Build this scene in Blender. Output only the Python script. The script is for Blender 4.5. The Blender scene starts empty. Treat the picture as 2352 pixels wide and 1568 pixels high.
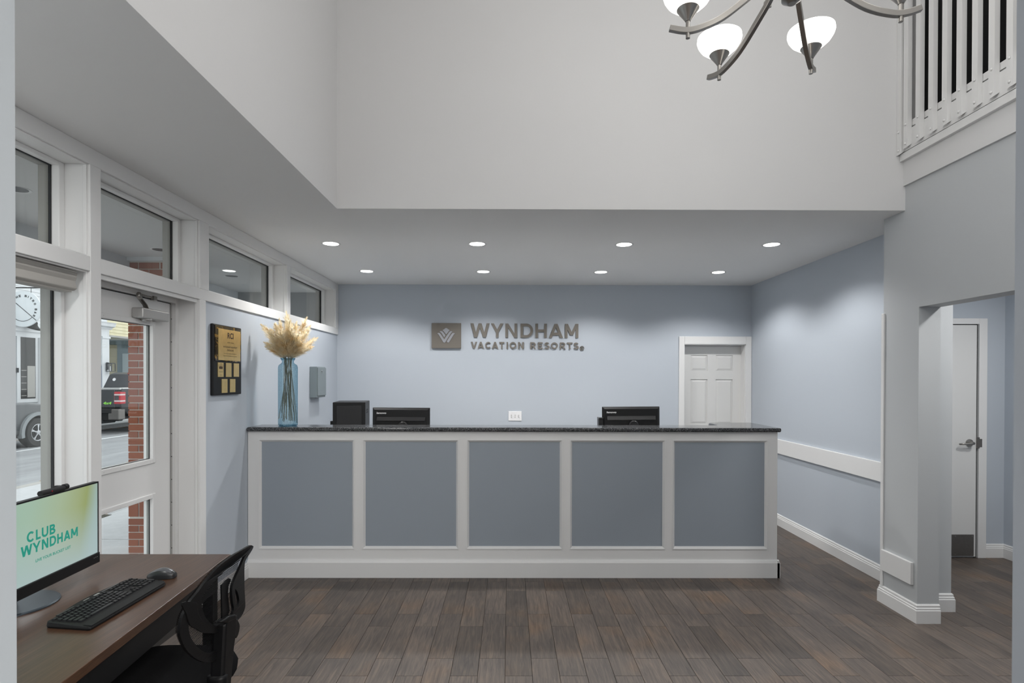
import bpy, bmesh, math, random
from mathutils import Vector, Matrix, Euler
random.seed(7)
sc = bpy.context.scene
COL = sc.collection
R = math.radians

# ---------------------------------------------------------------- camera
F_PX, YAW, PIT, ROL, CY = 1285.0, .00458, -.00591, .00217, 877.47
_r = Vector((math.cos(YAW), -math.sin(YAW), 0)); _f0 = Vector((math.sin(YAW), math.cos(YAW), 0)); _u0 = Vector((0, 0, 1))
_f = math.cos(PIT)*_f0 + math.sin(PIT)*_u0; _u = math.cos(PIT)*_u0 - math.sin(PIT)*_f0
_r2 = math.cos(ROL)*_r + math.sin(ROL)*_u; _u2 = math.cos(ROL)*_u - math.sin(ROL)*_r
cd = bpy.data.cameras.new('camera'); cam = bpy.data.objects.new('camera', cd); COL.objects.link(cam)
m = Matrix.Identity(4)
for i in range(3):
    m[i][0], m[i][1], m[i][2] = _r2[i], _u2[i], -_f[i]
m[2][3] = 1.62
cam.matrix_world = m
cd.sensor_fit = 'HORIZONTAL'; cd.sensor_width = 36; cd.lens = F_PX/2352*36
cd.shift_y = (CY-784)/2352; cd.clip_start = .05; cd.clip_end = 300
cd.dof.use_dof = True; cd.dof.focus_distance = 4.3; cd.dof.aperture_fstop = 9
sc.camera = cam

# ---------------------------------------------------------------- world, exposure
W = bpy.data.worlds.new('overcast_sky'); sc.world = W; W.use_nodes = True
nt = W.node_tree; nt.nodes.clear()
wo = nt.nodes.new('ShaderNodeOutputWorld'); bg = nt.nodes.new('ShaderNodeBackground')
bg.inputs[0].default_value = (.95, .975, 1.0, 1); bg.inputs[1].default_value = 2.1
nt.links.new(bg.outputs[0], wo.inputs[0])
vs = sc.view_settings
vs.view_transform = 'Standard'; vs.look = 'None'; vs.gamma = 1; vs.use_curve_mapping = False
vs.exposure = 0.0

# ---------------------------------------------------------------- lights of the rooms, with added fill
def area(name, loc, sx, sy, power, color=(1, .985, .965), rot=(0, 0, 0)):
    l = bpy.data.lights.new(name, 'AREA'); l.shape = 'RECTANGLE'; l.size = sx; l.size_y = sy
    l.energy = power; l.color = color
    o = bpy.data.objects.new(name, l); o.location = loc; o.rotation_euler = rot; COL.objects.link(o); return o
def spot(name, loc, power, angle, blend, radius=.05, color=(1, .99, .975)):
    l = bpy.data.lights.new(name, 'SPOT'); l.energy = power; l.spot_size = R(angle); l.spot_blend = blend
    l.shadow_soft_size = radius; l.color = color
    o = bpy.data.objects.new(name, l); o.location = loc; COL.objects.link(o); return o
area('atrium_fill_light', (1.6, 1.5, 5.3), 1.6, 1.6, 26)  # added soft fill for the atrium, an unseen source without a fixture
area('lobby_fill_light', (1.75, -1.4, 2.72), 2.4, 2.4, 250)  # added fill from behind the camera, unseen source
area('desk_fill_light', (-1.6, 1.6, 2.775), .16, .16, 15)  # added fill to brighten the window wall, unseen source
area('corridor_ceiling_lamp', (3.38, 2.95, 2.59), .14, .14, 17)
area('corridor_fill_light', (4.0, 3.7, 2.59), .16, .16, 17)  # second corridor light, added to brighten the door
DOWNLIGHTS = [(-1.545, 4.847), (-.281, 4.84), (.99, 4.845), (2.262, 4.83), (-1.551, 6.085), (-.287, 6.09), (.993, 6.095), (2.271, 6.085)]
for (x, y) in DOWNLIGHTS:
    spot('downlight_lamp', (x, y, 2.765), 55, 140, .5, .06)

# ---------------------------------------------------------------- materials
def mat(name, color, rough=.5, metal=0, spec=.5, bump=0, bscale=40, vary=0, vscale=6, emit=None, estr=0, alpha=None, coat=0):
    M = bpy.data.materials.new(name); M.use_nodes = True
    t = M.node_tree; b = t.nodes['Principled BSDF']
    c = (*color, 1)
    b.inputs['Base Color'].default_value = c; b.inputs['Roughness'].default_value = rough
    b.inputs['Metallic'].default_value = metal; b.inputs['Specular IOR Level'].default_value = spec
    if coat: b.inputs['Coat Weight'].default_value = coat; b.inputs['Coat Roughness'].default_value = .08
    if vary or bump:
        tc = t.nodes.new('ShaderNodeTexCoord')
    if vary:
        n = t.nodes.new('ShaderNodeTexNoise'); n.inputs['Scale'].default_value = vscale; n.inputs['Detail'].default_value = 5
        t.links.new(tc.outputs['Object'], n.inputs['Vector'])
        mx = t.nodes.new('ShaderNodeMix'); mx.data_type = 'RGBA'
        mx.inputs[6].default_value = tuple(v*(1-vary) for v in color)+(1,); mx.inputs[7].default_value = tuple(min(1, v*(1+vary)) for v in color)+(1,)
        t.links.new(n.outputs['Fac'], mx.inputs[0]); t.links.new(mx.outputs[2], b.inputs['Base Color'])
    if bump:
        n2 = t.nodes.new('ShaderNodeTexNoise'); n2.inputs['Scale'].default_value = bscale; n2.inputs['Detail'].default_value = 4
        t.links.new(tc.outputs['Object'], n2.inputs['Vector'])
        bp = t.nodes.new('ShaderNodeBump'); bp.inputs['Strength'].default_value = bump; bp.inputs['Distance'].default_value = .004
        t.links.new(n2.outputs['Fac'], bp.inputs['Height']); t.links.new(bp.outputs[0], b.inputs['Normal'])
    if emit:
        b.inputs['Emission Color'].default_value = (*emit, 1); b.inputs['Emission Strength'].default_value = estr
    return M
def ramp(t, stops):
    r_ = t.nodes.new('ShaderNodeValToRGB'); e = r_.color_ramp.elements
    while len(e) < len(stops): e.new(.5)
    for k, (p, c) in enumerate(stops):
        e[k].position = p; e[k].color = (*c, 1)
    return r_
M = {}
M['trim'] = mat('white_trim_paint', (.77, .77, .765), .38, bump=.05, bscale=25)
M['counterwhite'] = mat('white_cabinet_paint', (.80, .80, .795), .42, bump=.05, bscale=20)
M['ceil'] = mat('flat_ceiling_paint', (.80, .80, .795), .9, bump=.04, bscale=90)
M['atrium'] = mat('light_grey_wall_paint', (.69, .69, .69), .75, bump=.06, bscale=90)
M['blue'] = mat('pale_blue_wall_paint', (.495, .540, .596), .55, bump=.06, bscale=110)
M['bluegrey'] = mat('light_greyed_blue_paint', (.52, .54, .553), .55, bump=.06, bscale=110)  # pale blue paint with the greying of warm lamp light in its colour
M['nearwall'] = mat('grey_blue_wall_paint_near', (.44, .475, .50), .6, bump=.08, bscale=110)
M['panel'] = mat('slate_blue_panel_paint', (.320, .362, .408), .5, bump=.04, bscale=90)
M['doorwhite'] = mat('white_door_paint', (.72, .72, .71), .4)
M['black'] = mat('black_plastic', (.009, .009, .0095), .45, spec=.3)
M['chairblack'] = mat('black_chair_plastic', (.005, .005, .0055), .42, spec=.22)
M['blacksatin'] = mat('black_satin_plastic', (.016, .016, .017), .3)
M['blackrub'] = mat('black_rubber', (.014, .014, .015), .75)
M['darkgap'] = mat('dark_gasket', (.02, .022, .024), .6)
M['extframe'] = mat('grey_exterior_frame_paint', (.36, .35, .33), .6)
M['nickel'] = mat('brushed_nickel', (.36, .345, .325), .33, 1)
M['alu'] = mat('satin_aluminium', (.50, .495, .485), .42, .7)
M['steel'] = mat('dull_steel_plate', (.20, .19, .18), .42, .75, vary=.12, vscale=60)
M['bronze'] = mat('bronze_sign_face', (.175, .158, .136), .5, .1)
M['bronzeside'] = mat('emblem_grey', (.33, .34, .37), .5)
M['brass'] = mat('brass_plate', (.74, .54, .24), .33, .7, vary=.15, vscale=30)
M['ink'] = mat('dark_engraving', (.06, .03, .012), .6)
M['grout'] = mat('dark_grout', (.018, .015, .013), .9)
M['shaded'] = mat('painted_unlit_floor', (.032, .032, .033), .7, spec=.1)  # near-black colour stands for the unlit upper floor
M['keyboxgrey'] = mat('grey_green_metal_paint', (.21, .25, .265), .45)
M['blind'] = mat('grey_blind_fabric', (.40, .385, .36), .7, bump=.1, bscale=200)
M['mortar'] = mat('grey_mortar', (.60, .575, .52), .95, bump=.4, bscale=120)
M['plume'] = None
M['stem'] = mat('dried_stalk', (.34, .31, .25), .9, vary=.5, vscale=90)
M['siding'] = mat('white_clapboard', (.62, .635, .65), .6)
M['yellow'] = mat('pale_yellow_clapboard', (.66, .61, .42), .7)
M['bluedoor'] = mat('navy_door_paint', (.045, .10, .22), .5)
M['greyblue'] = mat('grey_blue_exterior_paint', (.20, .27, .30), .7)
M['porchgrey'] = mat('porch_end_grey', (.34, .34, .335), .8)
M['palegrey'] = mat('pale_grey_exterior', (.42, .50, .53), .7)
M['darkglass'] = mat('dark_window_glass', (.025, .025, .026), .12, spec=.35)
M['suvpaint'] = mat('grey_car_paint', (.095, .10, .105), .4, .3, spec=.4, coat=.25)
M['suvtrim'] = mat('light_grey_flare_paint', (.25, .27, .28), .45, .2, spec=.4)
M['truckpaint'] = mat('black_car_paint', (.009, .010, .0105), .35, .0, spec=.22, coat=.05)
M['chrome'] = mat('chrome', (.75, .76, .78), .15, 1)
M['alloy'] = mat('alloy_wheel', (.55, .56, .58), .3, .9)
M['tyre'] = mat('tyre_rubber', (.03, .03, .031), .85)
M['redlens'] = mat('red_lens', (.42, .006, .014), .4, spec=.25)
M['whitelens'] = mat('white_lens', (.60, .55, .55), .4, spec=.3)
M['green'] = mat('lime_green_decal', (.25, .75, .03), .5)
M['whiteflat'] = mat('white_sticker', (.85, .85, .86), .5)
M['orange'] = mat('orange_sticker', (.6, .35, .1), .5)
M['signwhite'] = mat('sign_board_white', (.68, .72, .74), .6)
M['signink'] = mat('sign_black', (.012, .014, .017), .6)
M['roadwhite'] = mat('road_line_paint', (.72, .74, .75), .8)
M['leaf'] = mat('fallen_leaves', (.42, .24, .06), .9, vary=.4, vscale=40)
M['soil'] = mat('tree_pit_soil', (.05, .045, .03), .95)
M['teal'] = mat('teal_screen_ink', (.0, .0, .0), .5, emit=(.02, .33, .24), estr=.8)
M['key'] = mat('black_key_cap', (.008, .008, .009), .32, spec=.25)
M['kbd'] = mat('dark_keyboard_shell', (.009, .0092, .0098), .48, spec=.2)
M['mouse'] = mat('black_mouse_shell', (.02, .021, .023), .35)
M['mousetop'] = mat('grey_mouse_top', (.12, .125, .135), .28, .3)
M['monbase'] = mat('dark_blue_grey_metal', (.055, .07, .085), .4, .6)
M['seat'] = mat('black_seat_fabric', (.006, .006, .0065), .95, spec=.08, bump=.2, bscale=300)
M['lampon'] = mat('lit_lamp_lens', (1, 1, 1), .5, emit=(1, .98, .95), estr=7)
M['shade'] = mat('lit_white_glass', (.9, .9, .88), .3, emit=(1, .97, .92), estr=2.2)
M['lampoff'] = mat('dark_can_reflector', (.10, .105, .11), .5)
M['porchceil'] = mat('porch_ceiling_paint', (.62, .62, .61), .8)
M['concrete'] = mat('pale_concrete', (.46, .47, .48), .9, vary=.14, vscale=9, bump=.3, bscale=150)
M['walltex'] = M['blue']

def plank_mat():
    Mx = bpy.data.materials.new('dark_brown_plank'); Mx.use_nodes = True; t = Mx.node_tree; b = t.nodes['Principled BSDF']
    tc = t.nodes.new('ShaderNodeTexCoord'); oi = t.nodes.new('ShaderNodeObjectInfo')
    add = t.nodes.new('ShaderNodeVectorMath'); add.operation = 'ADD'
    mul = t.nodes.new('ShaderNodeVectorMath'); mul.operation = 'SCALE'; mul.inputs['Scale'].default_value = 37
    cmb = t.nodes.new('ShaderNodeCombineXYZ')
    t.links.new(oi.outputs['Random'], cmb.inputs[0]); t.links.new(oi.outputs['Random'], cmb.inputs[1])
    t.links.new(cmb.outputs[0], mul.inputs[0])
    t.links.new(tc.outputs['Object'], add.inputs[0]); t.links.new(mul.outputs[0], add.inputs[1])
    mp = t.nodes.new('ShaderNodeMapping'); mp.inputs['Scale'].default_value = (38, 2.6, 10)
    t.links.new(add.outputs[0], mp.inputs[0])
    n = t.nodes.new('ShaderNodeTexNoise'); n.inputs['Scale'].default_value = 1.6; n.inputs['Detail'].default_value = 8; n.inputs['Roughness'].default_value = .62; n.inputs['Distortion'].default_value = 1.1
    t.links.new(mp.outputs[0], n.inputs['Vector'])
    rr = ramp(t, [(.28, (.058, .047, .040)), (.52, (.108, .087, .073)), (.72, (.168, .128, .098))])
    t.links.new(n.outputs['Fac'], rr.inputs[0])
    # broad tint from plank to plank and along it
    n2 = t.nodes.new('ShaderNodeTexNoise'); n2.inputs['Scale'].default_value = 2.2; n2.inputs['Detail'].default_value = 2
    t.links.new(add.outputs[0], n2.inputs['Vector'])
    r2 = ramp(t, [(.32, (.74, .76, .80)), (.55, (1, 1, 1)), (.72, (1.18, 1.02, .86))])
    t.links.new(n2.outputs['Fac'], r2.inputs[0])
    mx = t.nodes.new('ShaderNodeMix'); mx.data_type = 'RGBA'; mx.blend_type = 'MULTIPLY'; mx.inputs[0].default_value = 1
    t.links.new(rr.outputs[0], mx.inputs[6]); t.links.new(r2.outputs[0], mx.inputs[7])
    hs = t.nodes.new('ShaderNodeHueSaturation'); mr = t.nodes.new('ShaderNodeMapRange')
    mr.inputs[3].default_value = .84; mr.inputs[4].default_value = 1.2
    t.links.new(oi.outputs['Random'], mr.inputs[0]); t.links.new(mr.outputs[0], hs.inputs['Value'])
    t.links.new(mx.outputs[2], hs.inputs['Color']); t.links.new(hs.outputs[0], b.inputs['Base Color'])
    b.inputs['Roughness'].default_value = .46; b.inputs['Specular IOR Level'].default_value = .42
    bp = t.nodes.new('ShaderNodeBump'); bp.inputs['Strength'].default_value = .25; bp.inputs['Distance'].default_value = .002
    t.links.new(n.outputs['Fac'], bp.inputs['Height']); t.links.new(bp.outputs[0], b.inputs['Normal'])
    return Mx
M['plank'] = plank_mat()
def wood_mat():
    Mx = bpy.data.materials.new('walnut_laminate'); Mx.use_nodes = True; t = Mx.node_tree; b = t.nodes['Principled BSDF']
    tc = t.nodes.new('ShaderNodeTexCoord'); mp = t.nodes.new('ShaderNodeMapping'); mp.inputs['Scale'].default_value = (95, 2.4, 95)
    t.links.new(tc.outputs['Object'], mp.inputs[0])
    n = t.nodes.new('ShaderNodeTexNoise'); n.inputs['Scale'].default_value = 2; n.inputs['Detail'].default_value = 7; n.inputs['Distortion'].default_value = .5
    t.links.new(mp.outputs[0], n.inputs['Vector'])
    rr = ramp(t, [(.3, (.042, .020, .011)), (.55, (.072, .036, .020)), (.75, (.105, .056, .032))])
    t.links.new(n.outputs['Fac'], rr.inputs[0]); t.links.new(rr.outputs[0], b.inputs['Base Color'])
    b.inputs['Roughness'].default_value = .3; b.inputs['Specular IOR Level'].default_value = .55; b.inputs['Coat Weight'].default_value = .06; b.inputs['Coat Roughness'].default_value = .2
    return Mx
M['wood'] = wood_mat()
def granite_mat():
    Mx = bpy.data.materials.new('speckled_granite'); Mx.use_nodes = True; t = Mx.node_tree; b = t.nodes['Principled BSDF']
    tc = t.nodes.new('ShaderNodeTexCoord')
    v = t.nodes.new('ShaderNodeTexVoronoi'); v.inputs['Scale'].default_value = 340
    n = t.nodes.new('ShaderNodeTexNoise'); n.inputs['Scale'].default_value = 130; n.inputs['Detail'].default_value = 3
    t.links.new(tc.outputs['Object'], v.inputs['Vector']); t.links.new(tc.outputs['Object'], n.inputs['Vector'])
    r1 = ramp(t, [(.0, (.006, .006, .007)), (.45, (.03, .032, .035)), (.7, (.10, .105, .11)), (1, (.24, .24, .245))])
    sp = t.nodes.new('ShaderNodeSeparateColor'); t.links.new(v.outputs['Color'], sp.inputs[0])
    mx = t.nodes.new('ShaderNodeMath'); mx.operation = 'MULTIPLY'; t.links.new(sp.outputs[0], mx.inputs[0]); t.links.new(n.outputs['Fac'], mx.inputs[1])
    mm = t.nodes.new('ShaderNodeMath'); mm.operation = 'MULTIPLY'; mm.inputs[1].default_value = 1.9; t.links.new(mx.outputs[0], mm.inputs[0])
    t.links.new(mm.outputs[0], r1.inputs[0]); t.links.new(r1.outputs[0], b.inputs['Base Color'])
    b.inputs['Roughness'].default_value = .14
    return Mx
M['granite'] = granite_mat()
def marble_mat():
    Mx = bpy.data.materials.new('black_gold_marble'); Mx.use_nodes = True; t = Mx.node_tree; b = t.nodes['Principled BSDF']
    tc = t.nodes.new('ShaderNodeTexCoord'); n = t.nodes.new('ShaderNodeTexNoise'); n.inputs['Scale'].default_value = 9; n.inputs['Detail'].default_value = 8; n.inputs['Distortion'].default_value = 2.5
    t.links.new(tc.outputs['Object'], n.inputs['Vector'])
    rr = ramp(t, [(.4, (.008, .008, .010)), (.55, (.03, .022, .012)), (.62, (.35, .20, .05)), (.68, (.02, .018, .014))])
    t.links.new(n.outputs['Fac'], rr.inputs[0]); t.links.new(rr.outputs[0], b.inputs['Base Color']); b.inputs['Roughness'].default_value = .12
    return Mx
M['marble'] = marble_mat()
def glass_mat(name, tint, refl=1.0, ior=1.5, rough=0.0):
    Mx = bpy.data.materials.new(name); Mx.use_nodes = True; t = Mx.node_tree; t.nodes.remove(t.nodes['Principled BSDF'])
    out = t.nodes['Material Output']; tr = t.nodes.new('ShaderNodeBsdfTransparent'); tr.inputs[0].default_value = (*tint, 1)
    gl = t.nodes.new('ShaderNodeBsdfGlossy'); gl.inputs['Roughness'].default_value = rough; gl.inputs[0].default_value = (.95, .97, .98, 1)
    fr = t.nodes.new('ShaderNodeFresnel'); ge = t.nodes.new('ShaderNodeNewGeometry')
    mi = t.nodes.new('ShaderNodeMix'); mi.inputs[2].default_value = ior; mi.inputs[3].default_value = 1/ior
    t.links.new(ge.outputs['Backfacing'], mi.inputs[0]); t.links.new(mi.outputs[0], fr.inputs[0])
    mm = t.nodes.new('ShaderNodeMath'); mm.operation = 'MULTIPLY'; mm.inputs[1].default_value = refl
    mx = t.nodes.new('ShaderNodeMixShader')
    t.links.new(fr.outputs[0], mm.inputs[0]); t.links.new(mm.outputs[0], mx.inputs[0]); t.links.new(tr.outputs[0], mx.inputs[1]); t.links.new(gl.outputs[0], mx.inputs[2]); t.links.new(mx.outputs[0], out.inputs[0])
    return Mx
M['glass'] = glass_mat('clear_window_glass', (.93, .95, .945), .9)
M['tintglass'] = glass_mat('tinted_transom_glass', (.84, .85, .84), .9)
def vase_mat():
    Mx = glass_mat('blue_vase_glass', (.72, .84, .885), .8, 1.45, .05); t = Mx.node_tree
    tr = [n for n in t.nodes if n.bl_idname == 'ShaderNodeBsdfTransparent'][0]
    lw = t.nodes.new('ShaderNodeLayerWeight'); lw.inputs[0].default_value = .5
    rr = ramp(t, [(.0, (.76, .865, .90)), (.45, (.66, .80, .86)), (.9, (.25, .46, .57))]); t.links.new(lw.outputs['Facing'], rr.inputs[0])
    tc = t.nodes.new('ShaderNodeTexCoord'); n = t.nodes.new('ShaderNodeTexNoise'); n.inputs['Scale'].default_value = 160; t.links.new(tc.outputs['Object'], n.inputs['Vector'])
    mr = t.nodes.new('ShaderNodeMapRange'); mr.inputs[1].default_value = .35; mr.inputs[2].default_value = .7; mr.inputs[3].default_value = .86; mr.inputs[4].default_value = 1.06; t.links.new(n.outputs['Fac'], mr.inputs[0])
    mx = t.nodes.new('ShaderNodeVectorMath'); mx.operation = 'SCALE'; t.links.new(rr.outputs[0], mx.inputs[0]); t.links.new(mr.outputs[0], mx.inputs['Scale']); t.links.new(mx.outputs[0], tr.inputs[0])
    return Mx
M['vaseglass'] = vase_mat()
def plume_mat():
    Mx = bpy.data.materials.new('dried_pampas'); Mx.use_nodes = True; t = Mx.node_tree; t.nodes.remove(t.nodes['Principled BSDF'])
    out = t.nodes['Material Output']; tc = t.nodes.new('ShaderNodeTexCoord'); n = t.nodes.new('ShaderNodeTexNoise'); n.inputs['Scale'].default_value = 22; n.inputs['Detail'].default_value = 4
    t.links.new(tc.outputs['Object'], n.inputs['Vector']); rr = ramp(t, [(.3, (.97, .82, .56)), (.5, (.99, .92, .75)), (.7, (1, .97, .88))]); t.links.new(n.outputs['Fac'], rr.inputs[0])
    d = t.nodes.new('ShaderNodeBsdfDiffuse'); tl = t.nodes.new('ShaderNodeBsdfTranslucent'); mx = t.nodes.new('ShaderNodeMixShader'); mx.inputs[0].default_value = .55
    t.links.new(rr.outputs[0], d.inputs[0]); t.links.new(rr.outputs[0], tl.inputs[0]); t.links.new(d.outputs[0], mx.inputs[1]); t.links.new(tl.outputs[0], mx.inputs[2]); t.links.new(mx.outputs[0], out.inputs[0])
    return Mx
M['plume'] = plume_mat()
def brick_mat():
    Mx = bpy.data.materials.new('red_brick'); Mx.use_nodes = True; t = Mx.node_tree; b = t.nodes['Principled BSDF']
    oi = t.nodes.new('ShaderNodeObjectInfo'); tc = t.nodes.new('ShaderNodeTexCoord')
    n = t.nodes.new('ShaderNodeTexNoise'); n.inputs['Scale'].default_value = 60; n.inputs['Detail'].default_value = 5; t.links.new(tc.outputs['Object'], n.inputs['Vector'])
    rr = ramp(t, [(0, (.215, .066, .034)), (.5, (.27, .088, .046)), (1, (.33, .112, .058))])
    ad = t.nodes.new('ShaderNodeMath'); ad.operation = 'ADD'; ml = t.nodes.new('ShaderNodeMath'); ml.operation = 'MULTIPLY'; ml.inputs[1].default_value = .4
    ml2 = t.nodes.new('ShaderNodeMath'); ml2.operation = 'MULTIPLY'; ml2.inputs[1].default_value = .6
    t.links.new(n.outputs['Fac'], ml.inputs[0]); t.links.new(oi.outputs['Random'], ml2.inputs[0]); t.links.new(ml.outputs[0], ad.inputs[0]); t.links.new(ml2.outputs[0], ad.inputs[1])
    t.links.new(ad.outputs[0], rr.inputs[0]); t.links.new(rr.outputs[0], b.inputs['Base Color']); b.inputs['Roughness'].default_value = .85
    return Mx
M['brick'] = brick_mat()
def asphalt_mat():
    Mx = bpy.data.materials.new('worn_asphalt'); Mx.use_nodes = True; t = Mx.node_tree; b = t.nodes['Principled BSDF']
    tc = t.nodes.new('ShaderNodeTexCoord'); mp = t.nodes.new('ShaderNodeMapping'); mp.inputs['Scale'].default_value = (1.3, .22, 1); t.links.new(tc.outputs['Object'], mp.inputs[0])
    n = t.nodes.new('ShaderNodeTexNoise'); n.inputs['Scale'].default_value = 1.5; n.inputs['Detail'].default_value = 9; n.inputs['Roughness'].default_value = .7; t.links.new(mp.outputs[0], n.inputs['Vector'])
    rr = ramp(t, [(.3, (.20, .205, .215)), (.6, (.31, .32, .33)), (.8, (.38, .385, .39))])
    t.links.new(n.outputs['Fac'], rr.inputs[0]); t.links.new(rr.outputs[0], b.inputs['Base Color']); b.inputs['Roughness'].default_value = .9
    return Mx
M['asphalt'] = asphalt_mat()
def screen_mat():
    Mx = bpy.data.materials.new('lit_green_screen'); Mx.use_nodes = True; t = Mx.node_tree; b = t.nodes['Principled BSDF']
    tc = t.nodes.new('ShaderNodeTexCoord'); sp = t.nodes.new('ShaderNodeSeparateXYZ'); t.links.new(tc.outputs['Generated'], sp.inputs[0])
    a = t.nodes.new('ShaderNodeMath'); a.operation = 'MULTIPLY_ADD'; a.inputs[1].default_value = -.10
    t.links.new(sp.outputs[2], a.inputs[0]); t.links.new(sp.outputs[1], a.inputs[2])
    r1 = ramp(t, [(.0, (.42, .62, .50)), (.30, (.44, .62, .48)), (.55, (.46, .58, .38)), (.72, (.42, .50, .25)), (.80, (.37, .44, .17)), (.90, (.42, .56, .50)), (1, (.46, .62, .66))])
    t.links.new(a.outputs[0], r1.inputs[0])
    mx = t.nodes.new('ShaderNodeMix'); mx.data_type = 'RGBA'
    r3 = ramp(t, [(.0, (.9, .9, .9)), (.25, (.6, .6, .6)), (.75, (0, 0, 0))]); t.links.new(sp.outputs[2], r3.inputs[0])
    t.links.new(r3.outputs[0], mx.inputs[0]); t.links.new(r1.outputs[0], mx.inputs[6]); mx.inputs[7].default_value = (.50, .64, .64, 1)
    t.links.new(mx.outputs[2], b.inputs['Emission Color']); b.inputs['Emission Strength'].default_value = .74
    b.inputs['Base Color'].default_value = (.01, .01, .01, 1); b.inputs['Roughness'].default_value = .4
    return Mx
M['screen'] = screen_mat()
def mesh_mat():
    Mx = bpy.data.materials.new('black_chair_mesh'); Mx.use_nodes = True; t = Mx.node_tree; t.nodes.remove(t.nodes['Principled BSDF'])
    out = t.nodes['Material Output']; tc = t.nodes.new('ShaderNodeTexCoord')
    sp = t.nodes.new('ShaderNodeSeparateXYZ'); t.links.new(tc.outputs['Object'], sp.inputs[0])
    def saw(out_, s, thr):
        a = t.nodes.new('ShaderNodeMath'); a.operation = 'MULTIPLY'; a.inputs[1].default_value = s; t.links.new(out_, a.inputs[0])
        f = t.nodes.new('ShaderNodeMath'); f.operation = 'FRACT'; t.links.new(a.outputs[0], f.inputs[0])
        g = t.nodes.new('ShaderNodeMath'); g.operation = 'GREATER_THAN'; g.inputs[1].default_value = thr; t.links.new(f.outputs[0], g.inputs[0]); return g
    a = saw(sp.outputs[2], 190, .5); c = saw(sp.outputs[1], 330, .25)
    mm = t.nodes.new('ShaderNodeMath'); mm.operation = 'MULTIPLY'; t.links.new(a.outputs[0], mm.inputs[0]); t.links.new(c.outputs[0], mm.inputs[1])
    df = t.nodes.new('ShaderNodeBsdfDiffuse'); df.inputs[0].default_value = (.010, .010, .011, 1); tr = t.nodes.new('ShaderNodeBsdfTransparent')
    mx = t.nodes.new('ShaderNodeMixShader'); t.links.new(mm.outputs[0], mx.inputs[0]); t.links.new(df.outputs[0], mx.inputs[1]); t.links.new(tr.outputs[0], mx.inputs[2]); t.links.new(mx.outputs[0], out.inputs[0])
    return Mx
M['mesh'] = mesh_mat()

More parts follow.
